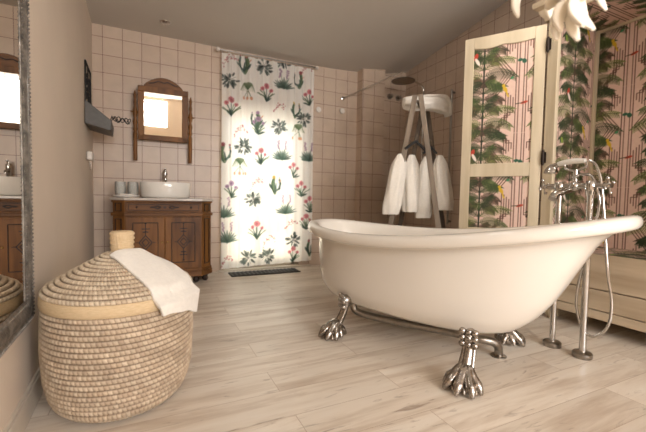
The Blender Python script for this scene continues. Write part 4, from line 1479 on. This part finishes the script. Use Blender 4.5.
def weave(name, parent, rows, seg, prof, nst, amp, c_hi, c_lo, sub=5):
    """coiled basketry: prof(t)->(rx, ry, z) ; rows coils with stitched lumps, dyed straw colours"""
    nv = rows * sub + 1
    T_, A_ = np.meshgrid(np.linspace(0, 1, nv), np.linspace(0, 2 * PI, seg, endpoint=False), indexing='ij')
    rx, ry, zz = prof(T_)
    row = np.minimum((T_ * rows).astype(int), rows - 1)
    fr = T_ * rows - row
    coil = np.sin(PI * np.clip(fr, 0, 1)) ** 0.6
    wob = 0.35 * np.sin(A_ * 3 + row * 1.7)
    stp = np.sin(A_ * nst / 2 + (fr - 0.5) * 1.2 + row * 2.1 + wob)
    st_ = np.abs(stp) ** 0.6
    disp = amp * (coil * (0.45 + 0.55 * st_) - 0.6)
    dT = 1.0 / nv
    rx2, _, z2 = prof(np.clip(T_ + dT, 0, 1))
    rx0, _, z0 = prof(np.clip(T_ - dT, 0, 1))
    nr, nz = (z2 - z0), -(rx2 - rx0)
    ln = np.hypot(nr, nz) + 1e-9
    nr, nz = nr / ln, nz / ln
    X = (rx + disp * nr) * np.cos(A_)
    Y = (ry + disp * nr) * np.sin(A_)
    Z = zz + disp * nz
    P_ = np.stack([X, Y, Z], -1).reshape(-1, 3)
    ii = np.arange(nv * seg).reshape(nv, seg)
    nx = np.roll(ii, -1, axis=1)
    F_ = np.stack([ii[:-1], nx[:-1], nx[1:], ii[1:]], -1).reshape(-1, 4)
    me = bpy.data.meshes.new(name)
    me.from_pydata(P_.tolist(), [], F_.tolist())
    me.materials.append(WEAVE)
    me.polygons.foreach_set('use_smooth', [True] * len(me.polygons))
    o = bpy.data.objects.new(name, me)
    COL.objects.link(o)
    o.parent = parent
    # straw tone differs stitch by stitch
    sid = np.floor((A_ * nst / 2 + (fr - 0.5) * 1.2 + row * 2.1 + wob) / PI).astype(int)
    h = np.abs(np.sin(sid * 12.9898 + row * 78.233) * 43758.5453) % 1.0
    dark = np.abs(np.sin(np.floor(sid / 3) * 3.1 + row * 11.7) * 1371.3) % 1.0
    base = np.array(c_lo)[None, None] + (np.array(c_hi) - np.array(c_lo))[None, None] * (0.35 + 0.65 * h)[..., None]
    base = base * (0.97 + 0.03 * np.sin(A_ * 7 + row))[..., None]
    gap = np.clip(coil * 1.5, 0, 1) * np.clip(st_ * 2.2, 0, 1)
    core = np.array((104, 82, 60))[None, None]
    colr = core * (1 - gap[..., None]) + base * gap[..., None]
    dye(o, colr.reshape(-1, 3))
    return o


WEAVE = attr_mat('coiled_seagrass', 0.75, bump=0.4)
RXB, RYB = 0.243, 0.27


def bprof(t):
    # rounded bottom, slight belly
    z = np.interp(t, [0, 0.05, 0.10, 0.16, 1], [0.0, 0.006, 0.024, 0.056, 0.362])
    k = np.interp(t, [0, 0.05, 0.10, 0.16, 0.3, 0.6, 1], [0.62, 0.77, 0.87, 0.93, 0.98, 1.01, 1.0])
    return RXB * k, RYB * k, z


weave('basket_body', bk, 21, 900, bprof, 104, 0.009, (208, 188, 162), (168, 145, 120))
MB().lathe([(0.05, 0.0), (RXB * 0.6, 0.0), (RXB * 0.6, 0.006)], seg=40, sy=RYB / RXB).build('basket_bottom', M['tan'], bk)
# smooth raffia rim
rm = MB()
rm.lathe([(0.96, 0.366), (1.0, 0.362), (1.018, 0.368), (1.022, 0.378), (1.018, 0.394), (1.0, 0.402), (0.965, 0.402), (0.95, 0.38)], seg=160, m=Matrix.Diagonal((RXB, RYB, 1)))
rm.build('rim', M['tan'], bk, smooth=True)


def lprof(t):
    # from the edge (t=0) to the knob (t=1)
    k = np.interp(t, [0, 0.04, 0.1, 0.5, 0.85, 1], [1.0, 0.995, 0.955, 0.56, 0.24, 0.125])
    z = np.interp(t, [0, 0.04, 0.1, 0.5, 0.85, 1], [0.400, 0.412, 0.425, 0.482, 0.525, 0.532])
    return RXB * k, RYB * k, z


lid = weave('lid', bk, 14, 900, lprof, 104, 0.009, (212, 194, 168), (174, 152, 126))
kb = MB().lathe([(0.036, 0.52), (0.041, 0.532), (0.036, 0.540), (0.042, 0.548), (0.037, 0.556), (0.043, 0.564), (0.038, 0.572), (0.044, 0.580), (0.039, 0.588), (0.044, 0.597), (0.036, 0.606), (0.015, 0.607)], seg=96, sx=0.95, ripple=lambda a, z: 0.03 * math.sin(24 * a + 60 * z))
kb.build('lid_knob', M['tan'], lid, smooth=True, angle=70)

# folded towel draped over the lid
def lid_z(x, y):
    r = math.hypot(x / RXB, y / RYB)
    ts = np.linspace(0, 1, 60)
    k = np.interp(ts, [0, 0.04, 0.1, 0.5, 0.85, 1], [1.0, 0.995, 0.955, 0.56, 0.24, 0.125])
    z = np.interp(ts, [0, 0.04, 0.1, 0.5, 0.85, 1], [0.400, 0.412, 0.425, 0.482, 0.525, 0.532])
    if r <= 1.0:
        return float(np.interp(r, k[::-1], z[::-1]))
    return 0.400


def towel_pt(u, v, lift):
    # u across, v along from near the knob outwards over the edge, in basket coords
    a0 = Vector((-0.02, -0.085))
    du = Vector((0.86, 0.51)).normalized()
    dv = Vector((0.60, -0.80)).normalized()
    return a0, du, dv


tw = MB()
A0, DU, DV = Vector((-0.035, -0.075)), Vector((0.80, 0.60)), Vector((0.62, -0.785))
LT, WT = 0.305, 0.215


def tfun(off, inset):
    def fn(u, v):
        uu = inset + (WT - 2 * inset) * u
        vv = inset + (LT - 2 * inset) * v
        p = A0 + DU * uu + DV * vv
        r = math.hypot(p.x / RXB, p.y / RYB)
        if r < 1.0:
            z = lid_z(p.x, p.y) + 0.008
        else:
            # hangs down beyond the rim
            over = r - 1.0
            q = over * RXB * 1.25
            kk = 1.0 + min(over, 0.13) + 0.02
            p = Vector((p.x / r * kk, p.y / r * kk))
            z = 0.405 - q * 0.62
        z = z + off + 0.002 * math.sin(uu * 60) + 0.0015 * math.sin(vv * 45 + uu * 20)
        return (p.x, p.y, z)
    return fn


tw.grid(tfun(0.006, 0.0), 60, 80)
to = tw.build('folded_towel', M['towel'], smooth=True, sub=1, angle=80, fix=False)
md = to.modifiers.new('s', 'SOLIDIFY')
md.thickness = 0.016
md.offset = 1
to.location = (BC[0], BC[1], 0)
tag(to, 'white folded towel draped over the lid of the laundry basket', 'towel')

# ------------------------------------------------------------------ petalled pendant near the camera
pn = thing('petal_pendant', 'blurred white petalled pendant hanging near the camera at the top right', 'lamp', (0.765, 0.455, 1.15))
ptl = MB()
MB().tube([(0, 0, 0.0), (0, 0, 1.04)], 0.003, 8).build('cord', M['white'], pn, smooth=True)
rr = random.Random(4)


def petal(c, d, L, w, m):
    d = Vector(d).normalized()
    sidev = d.cross(Vector((0, 1, 0.2))).normalized()
    nrm = sidev.cross(d)
    P_ = [Vector(c) + d * L * t + nrm * 0.012 * math.sin(PI * t) for t in np.linspace(0, 1, 12)]
    wd = taper(12, [0.3, 0.7, 0.95, 1.0, 0.95, 0.9, 0.7, 0.3])
    mb, _ = roll(P_, [w * k for k in wd], [w * 0.35 * k + 0.001 for k in wd], 20, sidev, 0.04, 'x', m, rr.randint(0, 99))
    mb.build('petal', m, pn, smooth=True)


MB().tube([(0.10 * math.cos(a), 0.10 * math.sin(a), 0.075) for a in np.linspace(0, 2 * PI, 40, endpoint=False)], 0.004, 8, closed=True).bar((-0.1, 0, 0.075), (0.1, 0, 0.075), 0.006, 0.006).build('ring', M['white'], pn, smooth=True)
MB().ball((0, 0, 0.01), 0.028, 16).build('petal_base', M['petal'], pn, smooth=True)
for a, tilt, L, dz, w in ((0.2, 0.22, 0.085, 0.0, 0.022), (1.5, 0.3, 0.080, 0.0, 0.022), (2.8, 0.2, 0.075, 0.0, 0.022), (4.1, 0.35, 0.085, 0.0, 0.022), (5.3, 0.3, 0.08, 0.0, 0.022), (0.8, 0.8, 0.05, 0.02, 0.020), (2.0, 0.9, 0.05, 0.02, 0.020), (3.3, 0.9, 0.05, 0.02, 0.020), (4.6, 0.9, 0.05, 0.02, 0.020)):
    d = (math.cos(a) * math.sin(tilt), math.sin(a) * math.sin(tilt), -math.cos(tilt))
    petal((math.cos(a) * 0.012, math.sin(a) * 0.012, dz), d, L * 0.92, w * 0.85, M['petal'])
for a in (2.65, 2.95, 3.6, 4.4, 5.2, 0.0, 0.9, 1.8):
    petal((0.1 * math.cos(a), 0.1 * math.sin(a), 0.075), (0.15 * math.cos(a), 0.1 * math.sin(a), -1), 0.075, 0.014, M['petal'])
